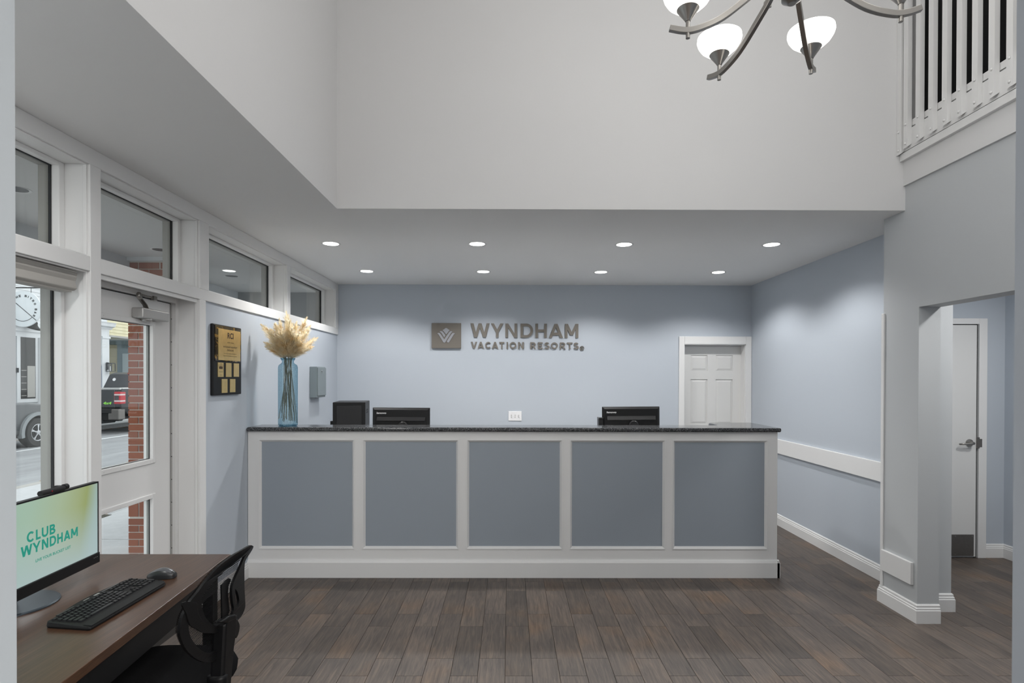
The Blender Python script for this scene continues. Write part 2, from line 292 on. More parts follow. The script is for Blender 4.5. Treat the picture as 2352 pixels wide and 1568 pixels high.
# ---------------------------------------------------------------- mesh helpers
class MB:
    def __init__(s): s.v = []; s.f = []
    def add(s, vs_, fs): k = len(s.v); s.v += [tuple(p) for p in vs_]; s.f += [tuple(i+k for i in f) for f in fs]; return s
    def box(s, x0, x1, y0, y1, z0, z1, T=None):
        p = [Vector((x, y, z)) for x in (x0, x1) for y in (y0, y1) for z in (z0, z1)]
        if T is not None: p = [T @ q for q in p]
        return s.add(p, [(0, 1, 3, 2), (4, 6, 7, 5), (0, 4, 5, 1), (2, 3, 7, 6), (0, 2, 6, 4), (1, 5, 7, 3)])
    def prism(s, poly, O, X, Y, depth):
        """polygon (2-D) in the plane O + x X + y Y, extruded by depth along X x Y."""
        O, X, Y = Vector(O), Vector(X), Vector(Y); N = X.cross(Y)*depth; n = len(poly)
        a = [O+X*p[0]+Y*p[1] for p in poly]; b = [q+N for q in a]
        return s.add(a+b, [tuple(reversed(range(n))), tuple(range(n, 2*n))]+[(i, (i+1) % n, n+(i+1) % n, n+i) for i in range(n)])
    def lathe(s, prof, O, seg=24, axis=(0, 0, 1), cap=True):
        ax = Vector(axis).normalized(); t = Vector((1, 0, 0)) if abs(ax.x) < .9 else Vector((0, 1, 0))
        u = ax.cross(t).normalized(); w = ax.cross(u); O = Vector(O); n = len(prof)
        V = []
        for (r_, z_) in prof:
            for k in range(seg):
                a = 2*math.pi*k/seg; V.append(O+ax*z_+(u*math.cos(a)+w*math.sin(a))*r_)
        Fs = []
        for i in range(n-1):
            for k in range(seg):
                k2 = (k+1) % seg; Fs.append((i*seg+k, i*seg+k2, (i+1)*seg+k2, (i+1)*seg+k))
        if cap: Fs += [tuple(reversed(range(seg))), tuple((n-1)*seg+k for k in range(seg))]
        return s.add(V, Fs)
    def tube(s, pts, rad, seg=8, closed=False, sx=1, sy=1, up=(0, 0, 1), cap=True):
        pts = [Vector(p) for p in pts]; n = len(pts); V = []; up = Vector(up)
        rads = rad if isinstance(rad, (list, tuple)) else [rad]*n
        for i, p in enumerate(pts):
            a = pts[(i-1) % n] if closed or i > 0 else p; b = pts[(i+1) % n] if closed or i < n-1 else p
            t = (b-a).normalized(); u = t.cross(up)
            if u.length < 1e-4: u = t.cross(Vector((1, 0, 0)))
            u.normalize(); w = u.cross(t)
            for k in range(seg):
                an = 2*math.pi*(k+.5)/seg; V.append(p+u*math.cos(an)*rads[i]*sx+w*math.sin(an)*rads[i]*sy)
        Fs = []
        for i in range(n if closed else n-1):
            j = (i+1) % n
            for k in range(seg):
                k2 = (k+1) % seg; Fs.append((i*seg+k, j*seg+k, j*seg+k2, i*seg+k2))
        if not closed and cap: Fs += [tuple(range(seg)), tuple(reversed([(n-1)*seg+k for k in range(seg)]))]
        return s.add(V, Fs)
    def mesh(s, name, material=None, smooth=False):
        me = bpy.data.meshes.new(name); me.from_pydata(s.v, [], s.f)
        bm = bmesh.new(); bm.from_mesh(me); bmesh.ops.recalc_face_normals(bm, faces=bm.faces); bm.to_mesh(me); bm.free()
        if material is not None: me.materials.append(M[material] if isinstance(material, str) else material)
        if smooth: me.shade_smooth() if hasattr(me, 'shade_smooth') else [setattr(p, 'use_smooth', True) for p in me.polygons]
        return me
    def build(s, name, material, parent=None, bevel=0, smooth=False, seg=2, auto=False):
        o = bpy.data.objects.new(name, s.mesh(name, material, smooth)); COL.objects.link(o)
        if parent is not None: attach(o, parent)
        if bevel:
            md = o.modifiers.new('bevel', 'BEVEL'); md.width = bevel; md.segments = seg; md.limit_method = 'ANGLE'; md.angle_limit = R(40)
        if auto:
            try: o.data.set_sharp_from_angle(angle=R(35))
            except Exception: pass
        return o
def world_loc(o):
    v = Vector(o.location); p = o.parent
    while p is not None: v = v + Vector(p.location); p = p.parent
    return v
def attach(o, parent):
    """parent an object whose mesh is written in world coordinates (parents are unrotated)"""
    o.parent = parent; w = Vector((0, 0, 0)); p = parent
    while p is not None: w += Vector(p.location); p = p.parent
    if o.type == 'MESH' and not o.get('_local'): o.location = Vector(o.location) - w
    return o
def tag(o, label=None, cat=None, group=None, kind=None):
    if label: o['label'] = label
    if cat: o['category'] = cat
    if group: o['group'] = group
    if kind: o['kind'] = kind
    return o
def thing(name, loc, label, cat, group=None):
    o = bpy.data.objects.new(name, None); o.empty_display_size = .1; COL.objects.link(o); o.location = loc
    return tag(o, label, cat, group)
def struct(mb, name, material, label, bevel=0, **k):
    o = mb.build(name, material, bevel=bevel, **k); return tag(o, label, None, None, 'structure')
def B(*a): return MB().box(*a)

# ---------------------------------------------------------------- lettering made of strokes
def arc(cx, cy, rx, ry, a0, a1, t, n=10):
    P = []
    for i in range(n):
        q = []
        for a in (a0+(a1-a0)*i/n, a0+(a1-a0)*(i+1)/n):
            c, s_ = math.cos(R(a)), math.sin(R(a)); q.append(((cx+rx*c, cy+ry*s_), (cx+(rx-t)*c, cy+(ry-t)*s_)))
        P.append([q[0][0], q[1][0], q[1][1], q[0][1]])
    return P
def glyph(ch, w, h, t):
    s = t*1.14
    d = lambda x0, y0, x1, y1: [(x0-s/2, y0), (x0+s/2, y0), (x1+s/2, y1), (x1-s/2, y1)]
    v = lambda x, y0=0, y1=h: [(x-t/2, y0), (x+t/2, y0), (x+t/2, y1), (x-t/2, y1)]
    hb = lambda y, x0, x1: [(x0, y-t/2), (x1, y-t/2), (x1, y+t/2), (x0, y+t/2)]
    e = s/2
    if ch == 'W': return [d(.27*w, 0, e, h), d(.27*w, 0, .5*w, h), d(.73*w, 0, .5*w, h), d(.73*w, 0, w-e, h)]
    if ch == 'V': return [d(w/2, 0, e, h), d(w/2, 0, w-e, h)]
    if ch == 'A': return [d(e, 0, w/2, h), d(w-e, 0, w/2, h), hb(.28*h, .2*w, .8*w)]
    if ch == 'Y': return [d(w/2, .38*h, e, h), d(w/2, .38*h, w-e, h), v(w/2, 0, .45*h)]
    if ch == 'N': return [v(t/2), v(w-t/2), d(w-e, 0, e, h)]
    if ch == 'M': return [v(t/2), v(w-t/2), d(w/2, .2*h, e, h), d(w/2, .2*h, w-e, h)]
    if ch == 'H': return [v(t/2), v(w-t/2), hb(h/2, 0, w)]
    if ch == 'D': return [v(t/2), hb(t/2, 0, w*.5), hb(h-t/2, 0, w*.5)]+arc(w*.47, h/2, w*.53, h/2, -90, 90, t, 12)
    if ch == 'T': return [v(w/2), hb(h-t/2, 0, w)]
    if ch == 'I': return [v(w/2)]
    if ch == 'L': return [v(t/2), hb(t/2, 0, w)]
    if ch == 'E': return [v(t/2), hb(t/2, 0, w), hb(h-t/2, 0, w), hb(h/2, 0, .9*w)]
    if ch == 'O': return arc(w/2, h/2, w/2, h/2, 0, 360, t, 22)
    if ch == 'C': return arc(w*.52, h/2, w*.52, h/2, 42, 318, t, 18)
    if ch == 'U': return [v(t/2, .35*h, h), v(w-t/2, .35*h, h)]+arc(w/2, .37*h, w/2, .37*h, 180, 360, t, 12)
    if ch == 'R': return [v(t/2), hb(h-t/2, 0, .55*w), hb(.4*h, 0, .55*w)]+arc(.52*w, .68*h, .44*w, .32*h, -90, 90, t, 10)+[d(w-e, 0, .5*w, .4*h)]
    if ch == 'P': return [v(t/2), hb(h-t/2, 0, .55*w), hb(.4*h, 0, .55*w)]+arc(.52*w, .68*h, .44*w, .32*h, -90, 90, t, 10)
    if ch == 'B': return [v(t/2), hb(h-t/2, 0, .55*w), hb(.52*h, 0, .6*w), hb(t/2, 0, .6*w)]+arc(.5*w, .745*h, .42*w, .255*h, -90, 90, t, 10)+arc(.55*w, .28*h, .45*w, .28*h, -90, 90, t, 10)
    if ch == 'S': return arc(w/2, .735*h, w*.46, .265*h, 20, 270, t, 12)+arc(w/2, .28*h, w*.5, .28*h, -160, 90, t, 12)
    return []
def letter(mb, ch, O, X, Y, x, y, w, h, t, depth):
    for k, p in enumerate(glyph(ch, w, h, t)):
        mb.prism([(x+q[0], y+q[1]) for q in p], O, X, Y, depth*(1+.035*min(k, 6)))
def textmesh(name, body, O, X, Y, width, height, material, depth, parent, bold=0, shear=0, center=True):
    """text in the built-in typeface, fitted to width x height, lying in the plane O + xX + yY"""
    c = bpy.data.curves.new(name, 'FONT'); c.body = body; c.size = 1; c.offset = bold; c.shear = shear; c.resolution_u = 3; c.align_x = 'CENTER'
    c.space_line = .95
    o = bpy.data.objects.new(name, c); COL.objects.link(o)
    dg = bpy.context.evaluated_depsgraph_get(); dg.update()
    me = bpy.data.meshes.new_from_object(o.evaluated_get(dg)); bpy.data.objects.remove(o)
    xs = [v_.co.x for v_ in me.vertices]; ys = [v_.co.y for v_ in me.vertices]
    sx = width/(max(xs)-min(xs)); sy = height/(max(ys)-min(ys)); mx, my = (max(xs)+min(xs))/2, (max(ys)+min(ys))/2
    O, X, Y = Vector(O), Vector(X), Vector(Y); N = X.cross(Y)
    mb = MB()
    mb.v = [tuple(O+X*((v_.co.x-mx)*sx)+Y*((v_.co.y-my)*sy)+N*depth) for v_ in me.vertices]
    mb.f = [tuple(p.vertices) for p in me.polygons]
    return mb.build(name, material, parent)
XR_, XF, ZU = Vector((0, 1, 0)), Vector((1, 0, 0)), Vector((0, 0, 1))    # left-wall reading direction, back-wall reading direction, up

# ================================================================ THE ROOM
XL, XG = -2.118, -2.30
YB, XRW, ZC = 6.933, 3.0, 2.784
def ring(mb, y0, y1, z0, z1, w, x0, x1, wt=None, wb=None):
    wt = w if wt is None else wt; wb = w if wb is None else wb
    mb.box(x0, x1, y0, y0+w, z0, z1).box(x0, x1, y1-w, y1, z0, z1)
    mb.box(x0, x1, y0+w, y1-w, z1-wt, z1).box(x0, x1, y0+w, y1-w, z0, z0+wb); return mb

# floor: dark grout bed with every visible plank a part of its own
floor = struct(B(-2.35, 5.3, -4, 7.1, -.12, -.006), 'floor', 'grout', 'dark brown wood-look plank floor')
PW, PL, X0 = .1497, .612, -.021
from bpy_extras.object_utils import world_to_camera_view as wcv
bpy.context.view_layer.update()
hw, hl, th = PW/2-.0008, PL/2-.0009, .006
pm = MB(); c_ = .0012
pm.add([(-hw, -hl, -th), (hw, -hl, -th), (hw, hl, -th), (-hw, hl, -th), (-hw, -hl, -c_), (hw, -hl, -c_), (hw, hl, -c_), (-hw, hl, -c_),
        (-hw+c_, -hl+c_, 0), (hw-c_, -hl+c_, 0), (hw-c_, hl-c_, 0), (-hw+c_, hl-c_, 0)],
       [(0, 3, 2, 1)]+[(i, (i+1) % 4, 4+(i+1) % 4, 4+i) for i in range(4)]+[(4+i, 4+(i+1) % 4, 8+(i+1) % 4, 8+i) for i in range(4)]+[(8, 9, 10, 11)])
plank_me = pm.mesh('plank', 'plank')
rest = MB(); nplank = 0; cand = []
for i in range(-15, 34):
    x = X0+PW*(i+.5)
    ph = 3.044 if i % 2 == 0 else 3.236
    for k in range(-11, 8):
        y0 = ph+PL*k; y = y0+PL/2
        if y < -3.5 or y > 6.9 or x < -2.05 or x > 5.1: continue
        s_ = [wcv(sc, cam, Vector((x+dx*hw, y+dy*hl, 0))) for dx in (-1, 1) for dy in (-1, 1)]
        seen = any(p.z > 0 and -.01 < p.x < 1.01 and -.03 < p.y < 1 for p in s_)
        hid = (y > 4.75 and x < 2.1) or (x > 2.9 and y > 5.2) or (3.05 < x < 3.95 and y > 4.3) or (x < -1.7 and y < 4.0) or x > 4.55 or y < 2.6
        if seen and not hid: cand.append((x, y))
        else:
            k0 = len(rest.v); rest.v += [(v_[0]+x, v_[1]+y, v_[2]) for v_ in pm.v]; rest.f += [tuple(a+k0 for a in f_) for f_ in pm.f]
for (x, y) in cand:
    o = bpy.data.objects.new('plank', plank_me); o.location = (x, y, 0); COL.objects.link(o); o.parent = floor; nplank += 1
o = rest.build('planks_out_of_view', 'plank', floor); o['kind'] = 'stuff'
print('planks', nplank)

# ceilings
cb = MB().box(-2.36, -1.1852, .9, 3.8455, ZC, 2.93).box(-2.36, 3.12, 3.8455, 7.05, ZC, 2.93)
struct(cb, 'ceiling', 'ceil', 'low flat ceiling with recessed lights')
struct(B(-1.4, 4.6, .3, 4.05, 5.4, 5.5), 'ceiling_upper', 'ceil', 'high ceiling over the two-storey lobby')
struct(B(-2.4, 3.2, -4, .9, ZC, 2.9), 'ceiling_lobby', 'ceil', 'ceiling of the room behind the camera')
struct(MB().box(2.87, 4.9, .9, 4.05, 2.6, 2.7).box(3.11, 4.9, 4.05, 5.2, 2.6, 2.7), 'ceiling_corridor', 'ceil', 'corridor ceiling beyond the opening')
# tall walls of the atrium
struct(B(-1.186, 2.75, 3.845, 3.99, ZC+.0005, 5.4), 'wall_upper_back', 'atrium', 'tall light grey wall above the desk recess')
struct(B(-1.34, -1.185, .3, 3.99, ZC+.0005, 5.4), 'wall_upper_left', 'atrium', 'tall light grey wall above the window strip')
struct(B(-1.3, 4.6, .3, .45, ZC+.12, 5.4), 'wall_upper_near', 'atrium', 'tall wall behind the camera')
# low walls
struct(B(-2.33, -2.133, 3.9, 7.0, 0, 2.16), 'wall_left', 'blue', 'pale blue wall under the transom windows')
struct(B(-2.36, 3.12, YB, 7.08, 0, ZC).box(-2.36, -2.34, 5, 6, 0, .1), 'wall_back', 'blue', 'pale blue wall behind the reception desk')
struct(B(XRW, 3.10, 4.05, 6.95, 0, ZC), 'wall_right', 'blue', 'pale blue wall right of the reception desk')
ww = MB().prism([(3.71, 0), (4.062, 0), (4.062, ZC), (3.8451, ZC), (3.8451, 2.95), (.9, 2.95), (.9, 2.104), (3.71, 2.104)], (2.722, 0, 0), (0, 1, 0), (0, 0, 1), .145)
struct(ww, 'wall_wing', 'bluegrey', 'grey blue wall end beside the corridor opening')
struct(B(2.862, 3.10, 3.9, 4.062, 0, 2.6), 'wall_return', 'bluegrey', 'grey blue wall return behind the wing wall')
struct(B(3.08, 4.62, 5.085, 5.2, 0, 2.6), 'wall_corridor_end', 'blue', 'blue wall around the corridor door')
struct(B(4.52, 4.66, .9, 5.1, 0, 2.6), 'wall_corridor_side', 'blue', 'blue side wall of the corridor')
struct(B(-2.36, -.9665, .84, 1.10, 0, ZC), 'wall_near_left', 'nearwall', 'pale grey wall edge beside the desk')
struct(B(.815, 4.7, .62, .90, 0, ZC), 'wall_near_right', 'blue', 'blue wall edge at the right border')
struct(B(-2.5, -2.36, -4, 1.0, 0, ZC), 'wall_lobby_left', 'atrium', 'wall of the room behind the camera')
struct(B(3.0, 3.14, -4, .7, 0, ZC), 'wall_lobby_right', 'atrium', 'right wall of the room behind the camera')
struct(B(-2.5, 3.14, -4.14, -4, 0, ZC), 'wall_lobby_near', 'atrium', 'far wall of the room behind the camera')

# painted timber framing of the window wall
def trim(n, mb, label, material='trim', bevel=.003): return struct(mb, 'trim_%d' % n, material, label, bevel=bevel)
trim(1, B(-2.35, XL, 1.1, YB, 2.70, ZC), 'white head casing along the ceiling over the transoms')
trim(2, B(-2.35, XL, 1.1, YB, 2.16, 2.235), 'white rail under the transom windows')
trim(3, MB().box(-2.35, XL+.0015, 2.838, 2.913, 0, 2.70), 'white post left of the entrance door')
trim(4, MB().box(-2.35, XL+.0015, 3.838, 3.914, 0, 2.16).box(-2.35, XL+.0015, 3.838, 3.955, 2.235, 2.70), 'white post right of the entrance door')
trim(5, B(-2.35, XL+.0015, 5.345, 5.42, 2.235, 2.70), 'white post between the two far transoms')
trim(6, B(-2.35, XL+.0015, 6.83, YB, 2.235, 2.70), 'white post in the far corner')
trim(7, B(-2.35, XL, 1.1, 1.2, 0, 2.70), 'white post behind the near wall edge')
bead = MB()
OPEN = [(1.2, 2.838, 2.235, 2.70), (2.913, 3.838, 2.235, 2.70), (3.955, 5.345, 2.235, 2.70), (5.42, 6.83, 2.235, 2.70), (1.2, 2.838, .3, 2.16)]
for k, (y0, y1, z0, z1) in enumerate(OPEN):
    mb = MB(); ring(mb, y0, y1, z0, z1, .0075, -2.150, -2.132)
    trim(8+k, mb, 'thin white bead inside window opening %s' % ['over the desk', 'over the door', 'left of the corner', 'in the corner', 'by the desk'][k], bevel=.002)
mb = MB().box(-2.150, -2.132, 2.913, 2.921, 0, 2.16).box(-2.150, -2.132, 3.830, 3.838, 0, 2.16).box(-2.150, -2.132, 2.921, 3.830, 2.135, 2.16)
trim(13, mb, 'thin white bead inside the entrance opening', bevel=.002)
struct(B(-2.35, XL, 1.2, 2.838, 0, .30), 'wall_sill', 'trim', 'white sill wall under the tall window')

for n, (y0, y1, z0, z1) in enumerate(OPEN):
    big = n == 4
    sw0 = .024 if big else .036
    mb = ring(MB(), y0, y1, z0, z1, sw0, -2.285, -2.245, .02, .03)
    w = struct(mb, 'window_%d' % (n+1), 'trim', ['white transom window over the desk', 'white transom window over the entrance door', 'long white transom window over the plaque', 'white transom window in the far corner', 'tall window beside the desk'][n], bevel=.004)
    iy0, iy1, iz0, iz1 = y0+sw0, y1-sw0, z0+.03, z1-.02
    ring(MB(), iy0-.004, iy1+.004, iz0-.004, iz1+.004, .010, -2.293, -2.284, .008, .008).build('gasket', 'darkgap', w)
    B(-2.299, -2.295, iy0-.02, iy1+.02, iz0-.015, iz1+.015).build('glass_pane', 'glass' if big else 'tintglass', w)
    ring(MB(), y0, y1, z0, z1, sw0, -2.35, -2.30, .02, .03).build('exterior_frame', 'extframe', w)

# roller shade at the head of the tall window
rs = thing('roller_shade', (-2.19, 2.0, 2.1), 'grey beige rolled-up window shade at the head of the tall window', 'shade')
prof = [(-2.232, 2.152), (-2.232, 2.06), (-2.165, 2.052), (-2.150, 2.062), (-2.158, 2.10), (-2.150, 2.118), (-2.152, 2.152)]
MB().prism([(-(p[0]), p[1]) for p in prof], (0, 1.25, 0), (-1, 0, 0), (0, 0, 1), 1.545).build('cassette', 'blind', rs, bevel=.004)
MB().tube([(-2.162, 1.25, 2.134), (-2.162, 2.792, 2.134)], .015, 10).build('roller_tube', 'blind', rs, smooth=True)
B(-2.22, -2.165, 1.3, 2.78, 2.043, 2.055).build('bottom_bar', 'blind', rs, bevel=.003)
MB().box(-2.16, -2.153, 2.74, 2.748, 2.065, 2.07).build('screw', 'darkgap', rs)

# entrance door
dl = MB(); DX0, DX1 = -2.325, -2.28; DY0, DY1 = 2.945, 3.767; GY0, GY1 = 3.115, 3.577
dl.box(DX0, DX1, DY0, GY0, .012, 2.118).box(DX0, DX1, GY1, DY1, .012, 2.118)
dl.box(DX0, DX1, GY0, GY1, 1.955, 2.118).box(DX0, DX1, GY0, GY1, .853, 1.106).box(DX0, DX1, GY0, GY1, .012, .26)
door = struct(dl, 'door_1', 'trim', 'white half-glazed entrance door between the white posts')
for (z0, z1) in ((1.106, 1.955), (.26, .853)):
    ring(MB(), GY0-.028, GY1+.028, z0-.03, z1+.03, .028, -2.283, -2.272, .03, .03).build('glass_bead', 'trim', door, bevel=.004)
    B(-2.304, -2.300, GY0-.01, GY1+.01, z0-.01, z1+.01).build('glass_pane', 'glass', door)
    ring(MB(), GY0, GY1, z0, z1, .003, -2.300, -2.294, .003, .003).build('gasket', 'darkgap', door)
    MB().box(-2.324, -2.306, GY1-.014, GY1, z0, z1).build('exterior_bead', 'trim', door)
    sb = MB()
    for k in range(4):
        for zz in (z0-.016, z1+.016): sb.lathe([(.004, 0), (.003, .0012)], (-2.272, GY0+.03+k*.135, zz), 8, (1, 0, 0))
    sb.build('bead_screws', 'trim', door)
# frame of the door with its dark reveal and hinge strip
trim(14, MB().box(-2.335, -2.262, 3.806, 3.838, 0, 2.16).box(-2.335, -2.262, 2.913, 2.94, 0, 2.16).box(-2.335, -2.262, 2.94, 3.806, 2.126, 2.16), 'white frame around the entrance door')
MB().box(-2.33, -2.300, 3.768, 3.806, 0, 2.126).box(-2.33, -2.300, 2.94, 3.806, 2.119, 2.126).build('dark_gap', 'darkgap', door)
hs = MB().box(-2.305, -2.288, 3.785, 3.806, 0, 2.115).build('hinge_strip', 'alu', door)
sb = MB()
for k in range(13): sb.lathe([(.0035, 0), (.0035, .002)], (-2.288, 3.796, .16+k*.155), 8, (1, 0, 0))
sb.build('hinge_screws', 'darkgap', hs)
clo = MB().box(-2.279, -2.209, 3.383, 3.65, 1.985, 2.047).build('door_closer', 'alu', door, bevel=.008, seg=3)
MB().lathe([(.026, -.014), (.03, -.004), (.03, .002)], (-2.243, 3.47, 1.984), 16).build('valve_cap', 'alu', clo, smooth=True)
MB().tube([(-2.243, 3.47, 2.045), (-2.240, 3.45, 2.07), (-2.236, 3.40, 2.10), (-2.235, 3.385, 2.122)], .016, 6, sx=1, sy=.3).build('closer_arm', 'nickel', clo)
MB().lathe([(.011, 0), (.013, .004), (.013, .022), (.008, .03)], (-2.236, 3.388, 2.108), 14).build('knuckle', 'nickel', clo, smooth=True)
MB().tube([(-2.236, 3.388, 2.128), (-2.262, 3.57, 2.128)], .006, 8).build('closer_rod', 'nickel', clo)
MB().box(-2.275, -2.248, 3.555, 3.585, 2.112, 2.14).build('arm_bracket', 'nickel', clo, bevel=.003)

# baseboards
BBP = [(0, 0), (.018, 0), (.018, .084), (.0145, .089), (.0145, .099), (.010, .104), (.010, .117), (.005, .124), (0, .124)]
def bboard(name, O, out, length, label, h=1.0):
    """O start point; the board runs along out x up"""
    return struct(MB().prism([(p[0], p[1]*h) for p in BBP], O, out, (0, 0, 1), length), name, 'trim', label)
def bboard_path(name, path, label):
    """board along a polyline, room on the right-hand side of the walking direction, corners mitred"""
    P = [Vector(a) for a in path]; n = len(P); mb = MB(); m_ = len(BBP)
    nr = [Vector(((P[i+1]-P[i]).y, -(P[i+1]-P[i]).x)).normalized() for i in range(n-1)]
    for i in range(n):
        a = nr[max(0, i-1)]; b = nr[min(n-2, i)]; d_ = (a+b).normalized(); d_ = d_/d_.dot(b)
        mb.v += [(P[i].x+d_.x*o_, P[i].y+d_.y*o_, z) for o_, z in BBP]
    mb.f = [(i*m_+k, i*m_+(k+1) % m_, (i+1)*m_+(k+1) % m_, (i+1)*m_+k) for i in range(n-1) for k in range(m_)]+[tuple(range(m_)), tuple(range((n-1)*m_, n*m_))]
    return struct(mb, name, 'trim', label)
# out x up : (1,0,0)x(0,0,1) = (0,-1,0) ; (-1,0,0)->(0,1,0) ; (0,-1,0)->(-1,0,0) ; (0,1,0)->(1,0,0)
bboard('baseboard_left', (-2.133, 4.56, 0), (1, 0, 0), .64, 'white stepped baseboard left of the reception desk')
bboard('baseboard_right', (XRW, 4.05, 0), (-1, 0, 0), 2.88, 'white stepped baseboard along the right wall')
bboard_path('baseboard_wing', [(2.868, 3.71), (2.722, 3.71), (2.722, 4.072), (2.76, 4.072)][::-1], 'white stepped baseboard wrapped round the wing wall')
bboard_path('baseboard_return', [(2.865, 3.90), (3.10, 3.90), (3.10, 4.06)], 'white stepped baseboard on the wall return')
bboard('baseboard_corridor_end', (4.52, 5.085, 0), (0, -1, 0), .205, 'white stepped baseboard right of the corridor door')
bboard('baseboard_corridor_side', (4.52, 4.97, 0), (-1, 0, 0), .11, 'white stepped baseboard on the corridor side wall')
# flat white boards
trim(15, B(2.975, XRW, 4.06, 6.93, .80, .957), 'white textured wall rail on the right wall', bevel=.003)
trim(16, B(2.700, 2.722, 3.742, 4.046, .24, .39), 'white textured kick rail on the wing wall', bevel=.003)
trim(17, MB().prism([(2.712, 4.044), (2.722, 4.044), (2.722, 4.062), (2.742, 4.062), (2.742, 4.072), (2.712, 4.072)], (0, 0, .122), (1, 0, 0), (0, 1, 0), 1.978), 'white corner guard on the wing wall edge', bevel=.002)

# six-panel door in the back wall
trim(18, MB().box(2.099, 2.166, YB-.02, YB, 0, 2.15).box(2.93, 2.998, YB-.02, YB, 0, 2.15).box(2.166, 2.93, YB-.02, YB, 2.052, 2.15), 'white casing around the six-panel door', bevel=.004)
# the back wall is opened for the door by a shallow recess
def panel_door(name, x0, x1, y, z1, label, cols, rows, material='doorwhite'):
    t = struct(B(x0, x1, y+.012, y+.045, .01, z1), name, material, label)
    fr = MB(); xs = [x0]+[v_ for c in cols for v_ in c]+[x1]
    zs = [.01]+[v_ for r__ in rows for v_ in r__]+[z1]
    for k in range(0, len(xs), 2): fr.box(xs[k], xs[k+1], y, y+.013, .01, z1)
    for (a, b) in cols:
        for k in range(0, len(zs), 2): fr.box(a, b, y, y+.013, zs[k], zs[k+1])
    fr.build('door_frame_rails', material, t)
    for (a, b) in cols:
        for (c, d_) in rows:
            mb = MB(); e = .03
            mb.add([(a+.004, y+.012, c+.004), (b-.004, y+.012, c+.004), (b-.004, y+.012, d_-.004), (a+.004, y+.012, d_-.004),
                    (a+e, y+.002, c+e), (b-e, y+.002, c+e), (b-e, y+.002, d_-e), (a+e, y+.002, d_-e)],
                   [(4, 5, 6, 7), (0, 1, 5, 4), (1, 2, 6, 5), (2, 3, 7, 6), (3, 0, 4, 7)])
            mb.build('door_panel', material, t)
    return t
bpy.data.objects.remove(bpy.data.objects['wall_back'])
struct(MB().box(-2.36, 2.166, YB, 7.2, 0, ZC).box(2.93, 3.12, YB, 7.2, 0, ZC).box(2.166, 2.93, YB, 7.2, 2.052, ZC).box(2.166, 2.93, 7.12, 7.2, 0, 2.052), 'wall_back', 'blue', 'pale blue wall behind the reception desk')
panel_door('door_2', 2.172, 2.924, 7.055, 2.04, 'white six-panel door in the back right corner', [(2.287, 2.50), (2.605, 2.82)], [(.22, .95), (1.055, 1.62), (1.725, 1.925)])
trim(19, MB().box(2.166, 2.174, YB, 7.11, 0, 2.052).box(2.922, 2.93, YB, 7.11, 0, 2.052).box(2.174, 2.922, YB, 7.11, 2.044, 2.052), 'white jamb lining of the six-panel door', bevel=0)

# flush corridor door
d3 = struct(B(3.38, 4.245, 5.065, 5.084, .012, 2.118), 'door_3', 'doorwhite', 'flush white corridor door with lever handle')
trim(20, MB().box(4.262, 4.336, 5.055, 5.085, 0, 2.178).box(3.28, 4.262, 5.055, 5.085, 2.126, 2.178), 'white casing around the corridor door', bevel=.003)
MB().box(4.245, 4.262, 5.078, 5.085, 0, 2.126).box(3.38, 4.262, 5.078, 5.085, 2.118, 2.126).build('dark_gap', 'darkgap', d3)
kp = B(3.40, 4.225, 5.058, 5.066, .02, .214).build('kick_plate', 'steel', d3, bevel=.001)
sb = MB()
for x in (3.45, 3.75, 4.055, 4.21):
    for z in (.035, .20): sb.lathe([(.005, 0), (.004, .002)], (x, 5.058, z), 8, (0, -1, 0))
sb.build('plate_screws', 'nickel', kp)
MB().lathe([(.034, 0), (.034, .008), (.016, .012), (.013, .05), (.011, .055)], (4.182, 5.066, 1.048), 20, (0, -1, 0)).build('rosette', 'nickel', d3, smooth=True, auto=True)
MB().tube([(4.182, 5.013, 1.048), (4.16, 5.012, 1.046), (4.10, 5.014, 1.042), (4.06, 5.024, 1.04)], [.013, .011, .009, .008], 10).build('lever_handle', 'nickel', d3, smooth=True)
MB().box(4.245, 4.266, 5.050, 5.064, 1.0, 1.10).box(4.262, 4.29, 5.052, 5.056, 1.01, 1.085).build('strike_plate', 'steel', d3, bevel=.001)
trim(21, MB().box(4.50, 4.52, 4.77, 4.86, 0, 2.178), 'white casing edge of a door on the corridor side wall', bevel=.003)

# ================================================================ BALCONY RAILING
struct(B(2.706, 4.6, .45, 3.845, 2.95, 3.115), 'trim_22', 'atrium', 'light grey balcony fascia under the balusters')
struct(B(3.75, 3.85, .45, 4.0, 3.115, 5.4), 'wall_balcony', 'shaded', 'dark charcoal wall behind the balcony, coloured as the unlit upper floor')
struct(B(2.75, 2.835, 3.845, 3.99, 2.95, 5.4), 'wall_balcony_end', 'atrium', 'light grey end wall of the balcony')
struct(B(2.835, 3.85, 3.845, 3.99, 3.115, 5.4), 'wall_balcony_dark', 'shaded', 'dark charcoal end wall behind the balusters, coloured as the unlit upper floor')  # dark part of the end wall, shade put into its colour
bal = thing('balcony_railing', (2.69, 2.2, 3.115), 'white slatted balcony railing bolted along the upper right ledge', 'railing')
B(2.680, 2.76, .5, 3.844, 3.115, 3.165).build('ledge', 'trim', bal, bevel=.002)
B(2.686, 2.725, .5, 3.844, 3.172, 3.308).build('lower_board', 'trim', bal)
B(2.690, 2.725, .5, 3.844, 3.318, 3.36).build('bottom_rail', 'trim', bal)
B(2.680, 2.74, .5, 3.844, 4.30, 4.36).build('top_rail', 'trim', bal)
slat_me = None
sl_prof = [(0, 0), (.029, 0), (.029, 1.16), (0, 1.16)]
def boltmb():
    return MB().lathe([(.0085, 0), (.0075, .004), (.004, .007), (.001, .0075)], (0, 0, 0), 10, (-1, 0, 0))
bolt_me = boltmb().mesh('bolt', 'trim', True)
